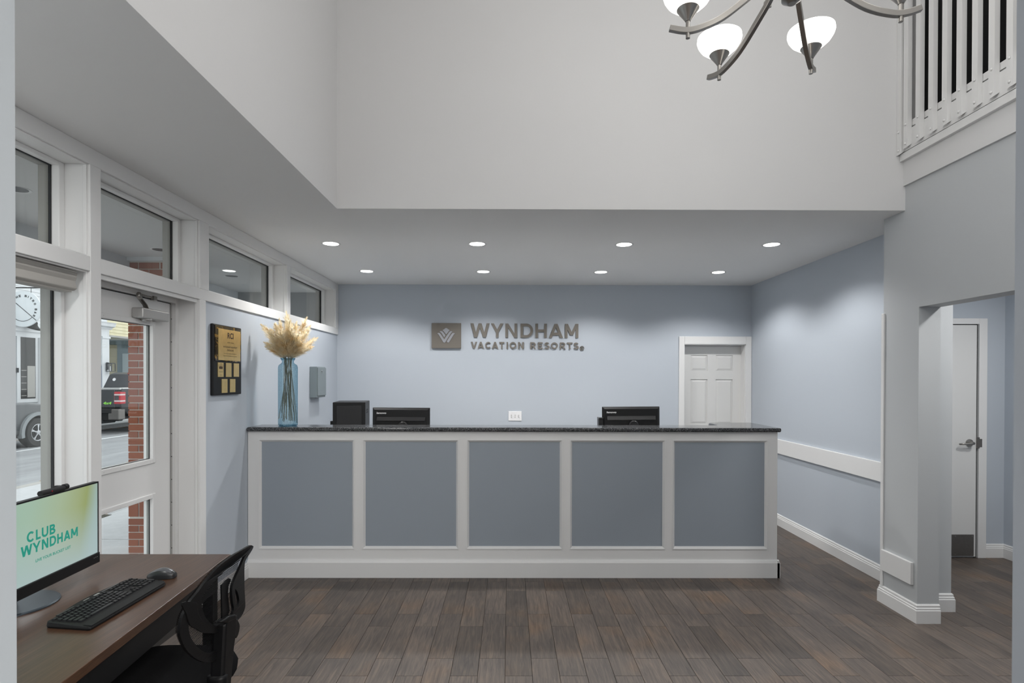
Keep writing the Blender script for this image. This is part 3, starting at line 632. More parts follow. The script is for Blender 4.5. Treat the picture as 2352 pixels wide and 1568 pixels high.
s0 = MB(); s0.add([(0, -.02, 0), (0, .02, 0), (0, .02, 1.14), (0, -.02, 1.14), (.029, -.02, .02), (.029, .02, .02), (.029, .02, 1.14), (.029, -.02, 1.14)],
                  [(0, 1, 2, 3), (7, 6, 5, 4), (0, 4, 5, 1), (1, 5, 6, 2), (2, 6, 7, 3), (3, 7, 4, 0)])
slat_me = s0.mesh('baluster', 'trim')
for k in range(-1, 29):
    y = 3.757-.1117*k
    o = bpy.data.objects.new('baluster', slat_me); COL.objects.link(o); o.parent = bal
    off = Vector((2.657, y, 3.178))-bal.location
    if k == -1: off = Vector((2.657, 3.823, 3.155))-bal.location
    o.location = off
    for z in (.028, .155):
        b_ = bpy.data.objects.new('bolt', bolt_me); COL.objects.link(b_); b_.parent = o; b_.location = (0, 0, z)

# ================================================================ RECEPTION COUNTER
rc = thing('reception_counter', (0, 4.65, 0), 'long white reception counter front with five slate blue panels', 'counter')
YF = 4.567
B(-2.128, 2.19, 4.586, 4.74, 0, 1.19).box(2.05, 2.19, 4.74, 5.08, 0, 1.19).build('body', 'counterwhite', rc)
PAN = [(-2.022, -1.286), (-1.174, -.436), (-.326, .412), (.517, 1.255), (1.360, 2.094)]
PZ0, PZ1 = .251, 1.101
mo = .023
xs = [-2.13]+[v_ for (a, b) in PAN for v_ in (a-mo, b+mo)]+[2.196]
for k in range(0, len(xs), 2): B(xs[k], xs[k+1], YF, 4.588, .13, 1.19).build('stile', 'counterwhite', rc)
for (a, b) in PAN:
    B(a-mo, b+mo, YF, 4.588, .13, PZ0-mo).build('rail', 'counterwhite', rc); B(a-mo, b+mo, YF, 4.588, PZ1+mo, 1.19).build('rail', 'counterwhite', rc)
    B(a-.005, b+.005, 4.581, 4.588, PZ0-.005, PZ1+.005).build('panel', 'panel', rc)['label'] = 'slate blue panel'
    # bevelled moulding: outer edge proud, inner edge low
    mb = MB(); X1, X2, Z1, Z2 = a-mo, b+mo, PZ0-mo, PZ1+mo; ya, yb, yc = YF-.006, YF+.0, 4.583
    q = lambda e, y: [(X1+e, y, Z1+e), (X2-e, y, Z1+e), (X2-e, y, Z2-e), (X1+e, y, Z2-e)]
    loops = [q(0, yb+.004), q(0, ya), q(.006, ya), q(.010, ya+.004), q(mo-.002, yc-.004), q(mo, yc+.003)]
    mb.v = [p for l_ in loops for p in l_]
    mb.f = [(4*i+j, 4*i+(j+1) % 4, 4*(i+1)+(j+1) % 4, 4*(i+1)+j) for i in range(len(loops)-1) for j in range(4)]
    mb.build('panel_moulding', 'counterwhite', rc)
pb = [(0, 0), (.022, 0), (.022, .122), (.012, .14), (0, .144)]
MB().prism(pb, (2.208, YF, 0), (0, -1, 0), (0, 0, 1), 4.338).build('base_board', 'counterwhite', rc)
MB().prism(pb, (2.19, 5.08, 0), (1, 0, 0), (0, 0, 1), .535).build('base_board', 'counterwhite', rc)
B(2.19, 2.197, 4.568, 4.60, .13, 1.19).build('corner_bead', 'counterwhite', rc, bevel=.002)
# granite ledge with a return at the right end
def rounded(poly, rads, n=5):
    out = []; N = len(poly)
    for i, p in enumerate(poly):
        r_ = rads[i]
        if r_ == 0: out.append(p); continue
        p = Vector(p); a = (Vector(poly[i-1])-p).normalized(); b = (Vector(poly[(i+1) % N])-p).normalized()
        s_, e = p+a*r_, p+b*r_
        for k in range(n+1):
            t_ = k/n; out.append(tuple((1-t_)**2*s_+2*t_*(1-t_)*p+t_**2*e))
    return out
gp = rounded([(-2.130, 4.533), (2.216, 4.533), (2.216, 5.12), (1.80, 5.12), (1.80, 4.81), (-2.130, 4.81)], [0, .02, .06, .10, .06, 0])
ct = MB().prism(gp, (0, 0, 1.190), (1, 0, 0), (0, 1, 0), .035).build('counter_top', 'granite', bevel=.013, seg=3)
tag(ct, 'dark speckled granite ledge topping the reception counter', 'countertop')

# staff side
sd = thing('staff_desk', (0, 5.2, 0), 'white staff worktop behind the reception counter', 'desk')
B(-1.29, 1.72, 4.83, 5.46, .84, .87).build('desk_top', 'counterwhite', sd, bevel=.003)
for x in (-1.22, .2, 1.66): B(x, x+.03, 4.86, 5.42, 0, .84).build('leg_panel', 'counterwhite', sd)
def monitor_back(x0, x1, ztop, label, tilt):
    cx, y = (x0+x1)/2, 5.12; w = x1-x0
    t = thing('monitor', (cx, y+.04, .87), label, 'monitor', 'black monitors behind the counter')
    T = Matrix.Translation((cx, y, ztop)) @ Matrix.Rotation(R(tilt), 4, 'Y')
    MB().box(-w/2, w/2, 0, .018, -.325, 0, T).build('bezel', 'black', t, bevel=.003)
    mb = MB(); a, b = .004, .03
    mb.add([T @ Vector(p) for p in [(-w/2+a, 0, -.32), (w/2-a, 0, -.32), (w/2-a, 0, -.004), (-w/2+a, 0, -.004), (-w/2+.02, -.012, -.30), (w/2-.02, -.012, -.30), (w/2-.02, -.012, -.02), (-w/2+.02, -.012, -.02)]],
           [(4, 7, 6, 5), (0, 4, 5, 1), (1, 5, 6, 2), (2, 6, 7, 3), (3, 7, 4, 0)])
    mb.build('back_shell', 'black', t)
    MB().add([T @ Vector(p) for p in [(-w/2+.045, -.012, -.085), (w/2-.04, -.012, -.085), (w/2-.043, -.030, -.118), (-w/2+.042, -.030, -.118), (-w/2+.042, -.012, -.122), (w/2-.043, -.012, -.122)]],
             [(0, 1, 2, 3), (3, 2, 5, 4), (0, 3, 4), (1, 5, 2)]).build('vent_hood', 'blacksatin', t)
    MB().lathe([(.044, 0), (.044, .02), (.036, .026)], tuple(T @ Vector((.02, -.01, -.168))), 24, (0, -1, 0)).build('stand_cap', 'blacksatin', t, smooth=True, auto=True)
    B(cx-.02, cx+.06, y-.05, y-.015, .885, ztop-.18).build('stand', 'black', t, bevel=.004)
    B(cx-.11, cx+.15, y-.11, y+.10, .87, .887).build('stand_base', 'black', t, bevel=.004)
    textmesh('lettering', 'lenovo', T @ Vector((-w/2+.083, -.0125, -.049)), Vector((1, 0, 0)), Vector((0, 0, 1)), .088, .0175, 'whiteflat', .0008, t, bold=.02, shear=.12)
monitor_back(-1.250, -.727, 1.355, 'black monitor seen from behind beside the black metal cabinet', .3)
monitor_back(.850, 1.376, 1.368, 'black monitor seen from behind near the six-panel door', -.5)
bx = thing('desk_box', (.84, 5.2, .87), 'slim black box half hidden at the left edge of the monitor near the six-panel door', 'box')
B(.818, .858, 5.10, 5.20, .87, 1.255).build('case', 'black', bx, bevel=.003); B(.816, .860, 5.098, 5.202, 1.255, 1.268).build('lid', 'blacksatin', bx, bevel=.002)

cb_ = thing('metal_cabinet', (-1.5, 5.7, 0), 'black metal cabinet standing in the corner left of the monitors', 'cabinet')
T = Matrix.Translation((-1.735, 5.5, 0)) @ Matrix.Rotation(R(9), 4, 'Z')
MB().box(0, .312, .006, .46, 0, 1.386, T).build('case', 'black', cb_, bevel=.004)
fr = MB().box(0, .034, 0, .008, .03, 1.384, T).box(.278, .312, 0, .008, .03, 1.384, T).box(.034, .278, 0, .008, 1.358, 1.384, T).build('front_frame', 'black', cb_)
MB().box(.036, .276, .001, .007, .03, 1.355, T).build('cabinet_door', 'blackrub', cb_, bevel=.001)
for z in (1.30, 1.275):
    MB().tube([T @ Vector((.313, .12+.02*k, z+.012*math.sin(math.pi*k/5))) for k in range(6)], .005, 6).build('handle_slot', 'darkgap', cb_)
B(-1.765, -1.738, 5.52, 5.56, 1.165, 1.20).build('cable_clip', 'black', cb_)

kb = thing('key_box', (-2.08, 6.1, 1.415), 'small grey metal key cabinet mounted on the left wall', 'cabinet')
B(-2.133, -2.055, 5.98, 6.257, 1.415, 1.747).build('case', 'keyboxgrey', kb, bevel=.003)
B(-2.054, -2.045, 5.987, 6.25, 1.435, 1.737).build('cabinet_door', 'keyboxgrey', kb, bevel=.002)
MB().lathe([(.009, 0), (.009, .008), (.004, .009)], (-2.045, 6.10, 1.70), 12, (1, 0, 0)).build('lock', 'chrome', kb, smooth=True)
MB().box(-2.038, -2.034, 6.098, 6.103, 1.675, 1.70).build('key', 'chrome', kb)

sw = thing('switch_plate', (.07, YB, 1.16), 'white triple light switch plate on the back wall', 'switch')
B(-.011, .152, YB-.007, YB, 1.101, 1.220).build('plate', 'whiteflat', sw, bevel=.003)
for k in range(3):
    x = .025+k*.0455
    sl = B(x-.005, x+.005, YB-.0085, YB-.006, 1.145, 1.175).build('switch_slot', 'extframe', sw)
    MB().box(x-.004, x+.004, YB-.018, YB-.006, 1.152, 1.163).build('toggle', 'whiteflat', sl, bevel=.001)
    for z in (1.12, 1.20): MB().lathe([(.003, 0), (.002, .001)], (x, YB-.007, z), 8, (0, -1, 0)).build('screw', 'whiteflat', sw)

# ================================================================ WALL SIGN
sg = thing('wall_sign', (0, YB, 2.1), 'bronze raised hotel sign lettering and square emblem on the back wall', 'sign')
SO, SX, SZ = Vector((0, YB-.004, 0)), Vector((1, 0, 0)), Vector((0, 0, 1))
KX = (.851+.482)/(1983-715); pxx = lambda c: -.482+(c-715)*KX
pzz = lambda c: 2.306-(c-219)*.00105
pl = B(-.961, -.598, YB-.03, YB-.004, 1.996, 2.306).build('emblem_plate', 'bronze', sg, bevel=.001)
E_S = .363/1330; ex = lambda c: -.961+(c-240)*E_S; ez = lambda c: 2.306-(c-245)*(.310/1130)
for name_, pts in (('bud', [(735, 575), (770, 542), (812, 530), (832, 508), (860, 478), (900, 467), (940, 478), (968, 508), (990, 528), (1030, 540), (1070, 575), (1030, 600), (992, 645), (908, 750), (895, 750), (808, 640), (770, 592)]),
                   ('leaf', [(597, 640), (640, 612), (690, 607), (735, 622), (770, 660), (868, 790), (815, 890), (690, 700), (650, 660)]),
                   ('leaf', [(497, 722), (540, 692), (590, 690), (635, 715), (662, 752), (815, 982), (1035, 655), (1080, 615), (1130, 605), (1195, 640), (1150, 665), (1115, 700), (898, 1045), (862, 1105), (815, 1125), (770, 1103), (742, 1055), (572, 775), (540, 745)]),
                   ('leaf', [(1305, 722), (1262, 745), (1235, 775), (1058, 1060), (1022, 1108), (985, 1122), (945, 1092), (935, 1060), (1130, 755), (1165, 712), (1205, 690), (1262, 695)])):
    MB().prism([(ex(a), ez(b)) for a, b in pts], Vector((0, YB-.030, 0)), SX, SZ, .007).build(name_, 'bronzeside', pl)
def signletter(ch, a, b, top, bot, t, name='letter'):
    mb = MB(); letter(mb, ch, SO, SX, SZ, pxx(a), pzz(bot), pxx(b)-pxx(a), pzz(top)-pzz(bot), t, .012)
    o = mb.build(name, 'bronze', sg); return o
for ch, a, b in (('W', 715, 938), ('Y', 955, 1100), ('N', 1123, 1262), ('D', 1302, 1450), ('H', 1477, 1612), ('A', 1637, 1803), ('M', 1825, 1983)):
    signletter(ch, a, b, 219+(a-715)*.004, 385+(a-715)*.004, .0325)
for ch, a, b in (('V', 720, 792), ('A', 798, 873), ('C', 887, 957), ('A', 965, 1042), ('T', 1052, 1112), ('I', 1138, 1155), ('O', 1173, 1253), ('N', 1274, 1341),
                 ('R', 1418, 1483), ('E', 1508, 1562), ('S', 1583, 1645), ('O', 1660, 1742), ('R', 1767, 1832), ('T', 1850, 1914), ('S', 1927, 1988)):
    signletter(ch, a, b, 436+(a-715)*.005, 516+(a-715)*.005, .0175)
mb = MB()
for p in arc((pxx(2000)+pxx(2053))/2, pzz(509), .028, .028, 0, 360, .0055, 24): mb.prism(p, SO, SX, SZ, .011)
letter(mb, 'R', SO, SX, SZ, pxx(2014), pzz(524), .025, .032, .0065, .011)
mb.build('registered_mark', 'bronze', sg)

# ================================================================ PLAQUE
pq = thing('award_plaque', (-2.12, 4.2, 1.5), 'black award plaque with brass plates on the left wall', 'plaque')
B(-2.133, -2.110, 3.995, 4.415, 1.497, 2.012).build('board', 'black', pq, bevel=.006)
B(-2.110, -2.106, 4.015, 4.400, 1.745, 2.003).build('marble_inlay', 'marble', pq)
bp_ = B(-2.106, -2.101, 4.055, 4.378, 1.752, 1.982).build('brass_plate', 'brass', pq, bevel=.001)
PO = lambda y, z: (-2.1010, y, z)
textmesh('lettering', 'RCI', PO(4.225, 1.938), XR_, ZU, .09, .045, 'ink', .0006, bp_, bold=.03)
textmesh('lettering', 'proudly recognizes', PO(4.225, 1.886), XR_, ZU, .10, .010, 'ink', .0006, bp_, shear=.2)
textmesh('lettering', 'WYNDHAM NEWPORT', PO(4.222, 1.852), XR_, ZU, .21, .014, 'ink', .0006, bp_)
textmesh('lettering', 'ONSHORE', PO(4.222, 1.829), XR_, ZU, .10, .014, 'ink', .0006, bp_)
textmesh('lettering', 'for achieving standards of excellence in', PO(4.222, 1.803), XR_, ZU, .19, .009, 'ink', .0006, bp_)
textmesh('lettering', 'Resort Accommodations and Hospitality', PO(4.222, 1.785), XR_, ZU, .20, .009, 'ink', .0006, bp_)
for (y0, y1, z0, z1) in ((4.055, 4.135, 1.63, 1.735), (4.17, 4.252, 1.63, 1.735), (4.288, 4.37, 1.632, 1.735), (4.11, 4.192, 1.512, 1.615), (4.23, 4.312, 1.514, 1.615)):
    sp_ = B(-2.110, -2.107, y0, y1, z0, z1).build('small_plate', 'brass', pq)
    if y0 == 4.055:
        mb = MB(); cy_, cz_ = 4.095, 1.70
        mb.prism([(-.024, -.012), (.024, -.012), (.028, .012), (.014, 0), (.010, .018), (0, .002), (-.010, .018), (-.014, 0), (-.028, .012)], PO(cy_, cz_)[0:0] or (-2.107, cy_, cz_), XR_, ZU, .0006)
        for dx, dz in ((-.028, .016), (-.011, .022), (.011, .022), (.028, .016), (0, .026)): mb.prism([(dx+.003*math.cos(a), dz+.003*math.sin(a)) for a in [k*math.pi/3 for k in range(6)]], (-2.107, cy_, cz_), XR_, ZU, .0006)
        mb.build('crown_emblem', 'ink', sp_)
        textmesh('lettering', 'SILVER CROWN', (-2.107, cy_, 1.667), XR_, ZU, .056, .007, 'ink', .0006, sp_)
        textmesh('lettering', '2017', (-2.107, cy_, 1.643), XR_, ZU, .022, .008, 'ink', .0006, sp_)

# ================================================================ VASE WITH PAMPAS
vx, vy, vz = -1.848, 4.675, 1.2252
va = thing('glass_vase', (vx, vy, vz), 'tall square blue glass bottle vase on the granite ledge', 'vase')
def sq(a, z, n=6, rr=.018, rot=42):
    pts = []
    for q in range(4):
        cx, cy = [(a-rr, a-rr), (-a+rr, a-rr), (-a+rr, -a+rr), (a-rr, -a+rr)][q]
        for k in range(n):
            an = R(90*q+90*k/(n-1)); pts.append((cx+rr*math.cos(an), cy+rr*math.sin(an)))
    c, s_ = math.cos(R(rot)), math.sin(R(rot))
    return [(vx+p[0]*c-p[1]*s_, vy+p[0]*s_+p[1]*c, vz+z) for p in pts]
def circ(r_, z, n=24, rot=42):
    return [(vx+r_*math.cos(R(rot)+2*math.pi*(k+.5-3)/n+math.pi/4*0+R(45)-R(45)), vy+r_*math.sin(R(rot)+2*math.pi*(k+.5-3)/n+R(0)), vz+z) for k in range(n)]
def circ2(r_, z):
    out = []
    for q in range(4):
        for k in range(6):
            an = R(42)+R(90*q+90*k/6+7.5); out.append((vx+r_*math.cos(an), vy+r_*math.sin(an), vz+z))
    return out
def shell(loops):
    mb = MB(); n = len(loops[0]); mb.v = [p for l_ in loops for p in l_]
    mb.f = [(n*i+j, n*i+(j+1) % n, n*(i+1)+(j+1) % n, n*(i+1)+j) for i in range(len(loops)-1) for j in range(n)]
    mb.f.append(tuple(range(n))); return mb
shell([sq(.057, 0), sq(.063, .006), sq(.064, .02), sq(.064, .485), sq(.060, .505), circ2(.050, .522), circ2(.046, .533), circ2(.05, .545), circ2(.060, .560), circ2(.058, .564), circ2(.048, .548)]).build('bottle', 'vaseglass', va, smooth=True, auto=True)
shell([sq(.054, .002), sq(.055, .012)]).build('glass_bottom', 'vaseglass', va)
TIPS = [(460, 90, -.03, 1.0), (280, 255, -.07, 1.0), (540, 240, -.06, 1.0), (620, 290, -.05, 1.0), (430, 260, -.09, 1.0), (660, 400, -.05, .9), (200, 470, -.05, .8), (390, 5, 0, 1), (630, 78, .02, 1), (95, 180, -.02, 1), (212, 142, .03, .9), (757, 335, .03, .8), (735, 455, 0, .7), (702, 255, -.02, .9), (642, 175, .05, .95), (130, 330, .04, .9), (350, 108, -.04, .8),
        (150, 410, -.03, .7), (500, 130, -.05, .9), (560, 150, -.03, 1.0), (300, 180, -.05, .8), (450, 175, .05, .8), (215, 235, -.06, .8)]
BOT = [(405, 1440), (330, 1420), (430, 1380), (505, 1430), (395, 1350), (465, 1440), (345, 1400), (300, 1405), (355, 1440), (365, 1450), (390, 1420), (415, 1385), (445, 1440), (490, 1450), (520, 1470), (480, 1330), (420, 1300), (360, 1430), (455, 1310), (400, 1400), (340, 1330), (470, 1400), (500, 1440)]
S_ = 1/5.806/274.6
for k, (tx, ty, dy, wd) in enumerate(TIPS):
    tip = Vector((vx+(tx-410)*S_, vy+dy*2, vz+.560+(612-ty)*S_))
    an = 2*math.pi*k/len(TIPS)
    mouth = Vector((vx+.030*(tx-410)/340, vy+.02*math.sin(an), vz+.555)); bx_, bz_ = BOT[k]
    foot = Vector((vx+(bx_-410)*S_*.9, vy+.035*math.cos(an*1.7), vz+max(.014, .56-(bz_-612)*S_)))
    OWN = {7: 'tallest pampas plume, upright in the middle of the blue vase', 8: 'tall pampas plume leaning up to the right in the blue vase', 9: 'pampas plume reaching farthest left out of the blue vase', 10: 'second tallest pampas plume left of the middle of the blue vase', 11: 'pampas plume reaching farthest right out of the blue vase', 12: 'lowest pampas plume on the right of the blue vase', 17: 'lowest long pampas plume on the left of the blue vase'}
    ps = thing('pampas_stem', foot, OWN.get(k, 'shorter cream pampas stem within the thick of the bunch in the blue vase'), 'dried grass', 'pampas stems in the blue vase')
    ctrl = mouth.lerp(tip, .4)+Vector((0, 0, .03))
    def bez(t_): return mouth*(1-t_)**2+ctrl*2*t_*(1-t_)+tip*t_**2
    MB().tube([foot, foot.lerp(mouth, .5)+Vector((.004*math.sin(k), 0, 0)), mouth, bez(.25)], .0028, 5).build('stalk', 'stem', ps)
    pm_ = MB(); rnd = random.Random(k)
    for q in range(640):
        t_ = .06+.94*rnd.random()**.9; p = bez(t_); d0 = (bez(min(1, t_+.03))-bez(max(0, t_-.03))).normalized()
        a_ = rnd.random()*2*math.pi; u = d0.orthogonal().normalized(); w_ = d0.cross(u)
        side = u*math.cos(a_)+w_*math.sin(a_); prof_ = math.sin(math.pi*min(1, t_**.75))**.7*(1-.35*t_)
        L = (.026+.042*rnd.random())*wd*(.35+prof_); spread = .36+.48*rnd.random()
        if t_ > .93: spread *= .3
        e = p+(d0*(1-spread*.6)+side*spread).normalized()*L*1.25; mid = p.lerp(e, .5)+side*.003
        n_ = (e-p).cross(side+d0*.3).normalized()*.0021
        pm_.add([p-n_, p+n_, mid+n_*.9, mid-n_*.9, e], [(0, 1, 2, 3), (3, 2, 4)])
    pm_.build('plume', 'plume', ps)['kind'] = 'stuff'

# ================================================================ DOWNLIGHTS
NAMES = ['front row, nearest the window wall', 'front row, second from the window wall', 'front row, third from the window wall', 'front row, nearest the right wall',
         'back row, nearest the window wall', 'back row, second from the window wall', 'back row, third from the window wall', 'back row, nearest the right wall']
def downlight(x, y, z, label, lit, group):
    t = thing('recessed_light', (x, y, z), label, 'ceiling light', group)
    MB().lathe([(.066, -.001), (.080, -.004), (.081, 0)], (x, y, z), 32, cap=False).build('trim_ring', 'trim', t, smooth=True)
    if lit:
        MB().lathe([(.001, -.002), (.064, -.002)], (x, y, z), 32, cap=False).build('lamp_lens', 'lampon', t)
    else:
        MB().lathe([(.066, -.002), (.05, -.0015), (.001, -.001)], (x, y, z), 24, cap=False).build('reflector', 'lampoff', t)
for k, (x, y) in enumerate(DOWNLIGHTS): downlight(x, y, ZC, 'lit round ceiling downlight, '+NAMES[k], True, 'downlights over the reception desk')

# ================================================================ CHANDELIER
CX, CYY = .882, 1.755
ch = thing('chandelier', (CX, CYY, 3.0), 'brushed nickel chandelier with lit white glass bowls at the top of the view', 'chandelier')
MB().lathe([(.012, 2.795), (.030, 2.808), (.032, 2.83), (.022, 2.85), (.022, 2.95), (.045, 2.97), (.045, 3.03), (.02, 3.05), (.02, 3.16), (.045, 3.18), (.045, 3.24), (.014, 3.27), (.009, 3.3), (.009, 5.36)], (CX, CYY, 0), 24).build('hub', 'nickel', ch, smooth=True, auto=True)
MB().lathe([(.07, 5.35), (.07, 5.385), (.03, 5.40)], (CX, CYY, 0), 24).build('ceiling_canopy', 'nickel', ch, smooth=True, auto=True)
def chand_arm(ang, path, rr, zt):
    c, s_ = math.cos(R(ang)), math.sin(R(ang)); pt = lambda r_, z: Vector((CX+c*r_, CYY+s_*r_, z))
    # smooth the radial path
    P = []
    for i in range(len(path)-1):
        p0 = path[max(0, i-1)]; p1 = path[i]; p2 = path[i+1]; p3 = path[min(len(path)-1, i+2)]
        for k in range(5):
            t_ = k/5; f_ = lambda a, b, d_, e: .5*((2*b)+(-a+d_)*t_+(2*a-5*b+4*d_-e)*t_*t_+(-a+3*b-3*d_+e)*t_**3)
            P.append((f_(p0[0], p1[0], p2[0], p3[0]), f_(p0[1], p1[1], p2[1], p3[1])))
    P.append(path[-1])
    a = MB().tube([pt(*p) for p in P], .0125, 4, sx=.85, sy=1.0).build('arm', 'nickel', ch, bevel=.0015)
    O = tuple(pt(rr, 0))
    MB().lathe([(.0068, zt-.026), (.0068, zt+.03)], O, 12).build('rod', 'nickel', a, smooth=True, auto=True)
    MB().lathe([(.0085, zt+.028), (.012, zt+.034), (.035, zt+.066), (.035, zt+.070)], O, 24).build('cup', 'nickel', a, smooth=True, auto=True)
    gl = MB().lathe([(.033, zt+.066), (.046, zt+.074), (.064, zt+.090), (.074, zt+.106), (.078, zt+.119), (.0765, zt+.130), (.0725, zt+.128), (.0725, zt+.118), (.057, zt+.091), (.03, zt+.072)], O, 36, cap=False).build('glass_shade', 'shade', a, smooth=True)
LOW = [(.02, 2.963), (.045, 2.923), (.08, 2.868), (.139, 2.820), (.2185, 2.765), (.29, 2.740), (.33, 2.739), (.372, 2.750)]
UPP = [(.02, 3.175), (.04, 3.13), (.07, 3.07), (.11, 3.02), (.16, 2.975), (.21, 2.957), (.245, 2.962), (.265, 2.968)]
for k in range(6): chand_arm(172-60*k, LOW, .315, 2.739)
pl_ = bpy.data.lights.new('chandelier_lamp', 'POINT'); pl_.energy = 52; pl_.shadow_soft_size = .3; pl_.color = (1, .985, .965)
plo = bpy.data.objects.new('chandelier_lamp', pl_); plo.location = (0, 0, .25); COL.objects.link(plo); plo.parent = ch
for k in range(6): chand_arm(142-60*k, UPP, .222, 2.957)

# ================================================================ DESK
dk = thing('office_desk', (-1.68, 2.0, 0), 'dark walnut laminate desk in front of the tall window', 'desk')
DT = .745
MB().prism([(-2.055, 1.22), (-1.251, 1.22), (-1.386, 2.788), (-2.10, 2.788)], (0, 0, DT-.034), (1, 0, 0), (0, 1, 0), .034).build('desk_top', 'wood', dk, bevel=.0025)
MB().prism([(-1.315, 1.42), (-1.295, 1.42), (-1.405, 2.70), (-1.425, 2.70)], (0, 0, .60), (1, 0, 0), (0, 1, 0), .111).build('apron', 'black', dk)
for (x, y) in ((-2.04, 2.68), (-1.47, 2.68), (-2.01, 1.30), (-1.37, 1.30)): B(x, x+.05, y, y+.05, 0, .712).build('leg', 'black', dk, bevel=.004)
B(-2.04, -2.02, 1.35, 2.68, .38, .71).build('modesty_panel', 'black', dk)

# monitor on the desk
mo_ = thing('desktop_monitor', (-1.90, 2.17, DT), 'lit monitor with teal lettering on the walnut desk', 'monitor')
MX = Vector((-.058, 1, 0)).normalized(); MN = MX.cross(Vector((0, 0, 1))); MO = Vector((-1.803, 2.178, 0))
def mp_(a, n, z): return MO+MX*a+MN*n+Vector((0, 0, z))
def mbox(mb, a0, a1, n0, n1, z0, z1):
    p = [mp_(a, n, z) for a in (a0, a1) for n in (n0, n1) for z in (z0, z1)]
    return mb.add(p, [(0, 1, 3, 2), (4, 6, 7, 5), (0, 4, 5, 1), (2, 3, 7, 6), (0, 2, 6, 4), (1, 5, 7, 3)])
mbox(MB(), -.307, .307, -.022, -.001, .815, 1.163).build('casing', 'black', mo_, bevel=.002)
bz = MB(); mbox(bz, -.307, -.301, -.003, .002, .85, 1.163); mbox(bz, .301, .307, -.003, .002, .85, 1.163); mbox(bz, -.301, .301, -.003, .002, 1.156, 1.163)
bz.build('bezel', 'black', mo_, bevel=.0008)
chn = mbox(MB(), -.309, .309, -.02, .006, .805, .850).build('chin', 'black', mo_, bevel=.003)
bt = MB()
for k in range(3): mbox(bt, .268+k*.010, .272+k*.010, .0055, .0067, .833, .835)
bt.build('buttons', 'alu', chn)
scr = bpy.data.objects.new('screen', None)
sm = MB(); sm.v = [tuple(mp_(a, .0002, z)) for a, z in ((-.301, .85), (.301, .85), (.301, 1.156), (-.301, 1.156))]; sm.f = [(0, 1, 2, 3)]
bpy.data.objects.remove(scr)
scr = sm.build('screen', 'screen', mo_)
def a_of(x): return -.102+(1.815*1285/(1170.2-(x/4.478+20))-2.178+.085)*1.084
mb = MB(); SCO = mp_(0, .0004, 0)
for ch_, x0, x1, z0, z1 in [('C', 190, 268, 1.003, 1.043), ('L', 282, 330, 1.003, 1.042), ('U', 342, 408, 1.003, 1.042), ('B', 422, 480, 1.003, 1.042),
                            ('W', 128, 245, .957, .996), ('Y', 247, 330, .957, .996), ('N', 342, 408, .957, .996), ('D', 422, 487, .957, .996), ('H', 498, 555, .957, .996), ('A', 566, 632, .957, .996), ('M', 640, 709, .957, .996)]:
    letter(mb, ch_, SCO, MX, Vector((0, 0, 1)), a_of(x0), z0, a_of(x1)-a_of(x0), z1-z0, .0082, .0003)
mb.build('lettering', 'teal', scr)
textmesh('lettering', 'LIVE YOUR BUCKET LIST', mp_((a_of(278)+a_of(636))/2, .0006, .924), MX, Vector((0, 0, 1)), a_of(636)-a_of(278), .0115, 'teal', .0002, scr, bold=.022)
MB().lathe([(.143, 0), (.143, .004), (.138, .008)], (-1.905, 2.155, DT), 48).build('base', 'monbase', mo_, smooth=True, auto=True)
B(-1.945, -1.905, 2.135, 2.175, DT+.006, 1.0).build('stand_neck', 'black', mo_, bevel=.006)
mbox(MB(), -.05, .05, -.11, -.02, .94, 1.04).build('stand_mount', 'black', mo_, bevel=.008)
wc = thing('webcam', mp_(0, -.01, 1.163), 'black bar webcam clipped on top of the desk monitor', 'webcam')
MB().tube([mp_(-.03+.012*k, .004, 1.176) for k in range(12)], .0105, 14).build('body', 'blackrub', wc, smooth=True, auto=True)
mbox(MB(), .072, .096, -.026, .008, 1.1635, 1.186).build('clip', 'black', wc, bevel=.003)
MB().tube([mp_(.092, .004, 1.178), mp_(.110, .004, 1.178)], .012, 14).build('lens_cap', 'black', wc, smooth=True, auto=True)
MB().lathe([(.0028, 0), (.0022, .001)], tuple(mp_(.018, .0144, 1.177)), 10, tuple(MN)).build('indicator', 'redlens', wc)

# keyboard
kbd = thing('keyboard', (-1.54, 2.16, DT), 'black full-size keyboard lying on the walnut desk', 'keyboard')
KT = .0
outl = rounded([(-1.622, 1.958), (-1.448, 1.935), (-1.446, 2.362), (-1.470, 2.388), (-1.612, 2.394), (-1.628, 2.36), (-1.640, 2.24), (-1.646, 2.165), (-1.638, 2.08), (-1.622, 2.0)], [.012, .012, .018, .01, .016, .02, .04, .05, .04, .02], 4)
zf = lambda x: DT+.012+.010*((-1.45-x)/.19)
mb = MB(); n = len(outl)
cx0, cy0 = -1.545, 2.165
sh = lambda p, s_: (cx0+(p[0]-cx0)*s_, cy0+(p[1]-cy0)*(1-(1-s_)*.4))
lo = [(p[0], p[1], DT) for p in [sh(q, .97) for q in outl]]; mi = [(p[0], p[1], DT+.007) for p in outl]; up = [(p[0], p[1], zf(p[0])) for p in [sh(q, .975) for q in outl]]
mb.v = lo+mi+up; mb.f = [tuple(reversed(range(n)))]+[(r__*n+i, r__*n+(i+1) % n, (r__+1)*n+(i+1) % n, (r__+1)*n+i) for r__ in (0, 1) for i in range(n)]+[tuple(range(2*n, 3*n))]
mb.build('shell', 'kbd', kbd, bevel=.0015)
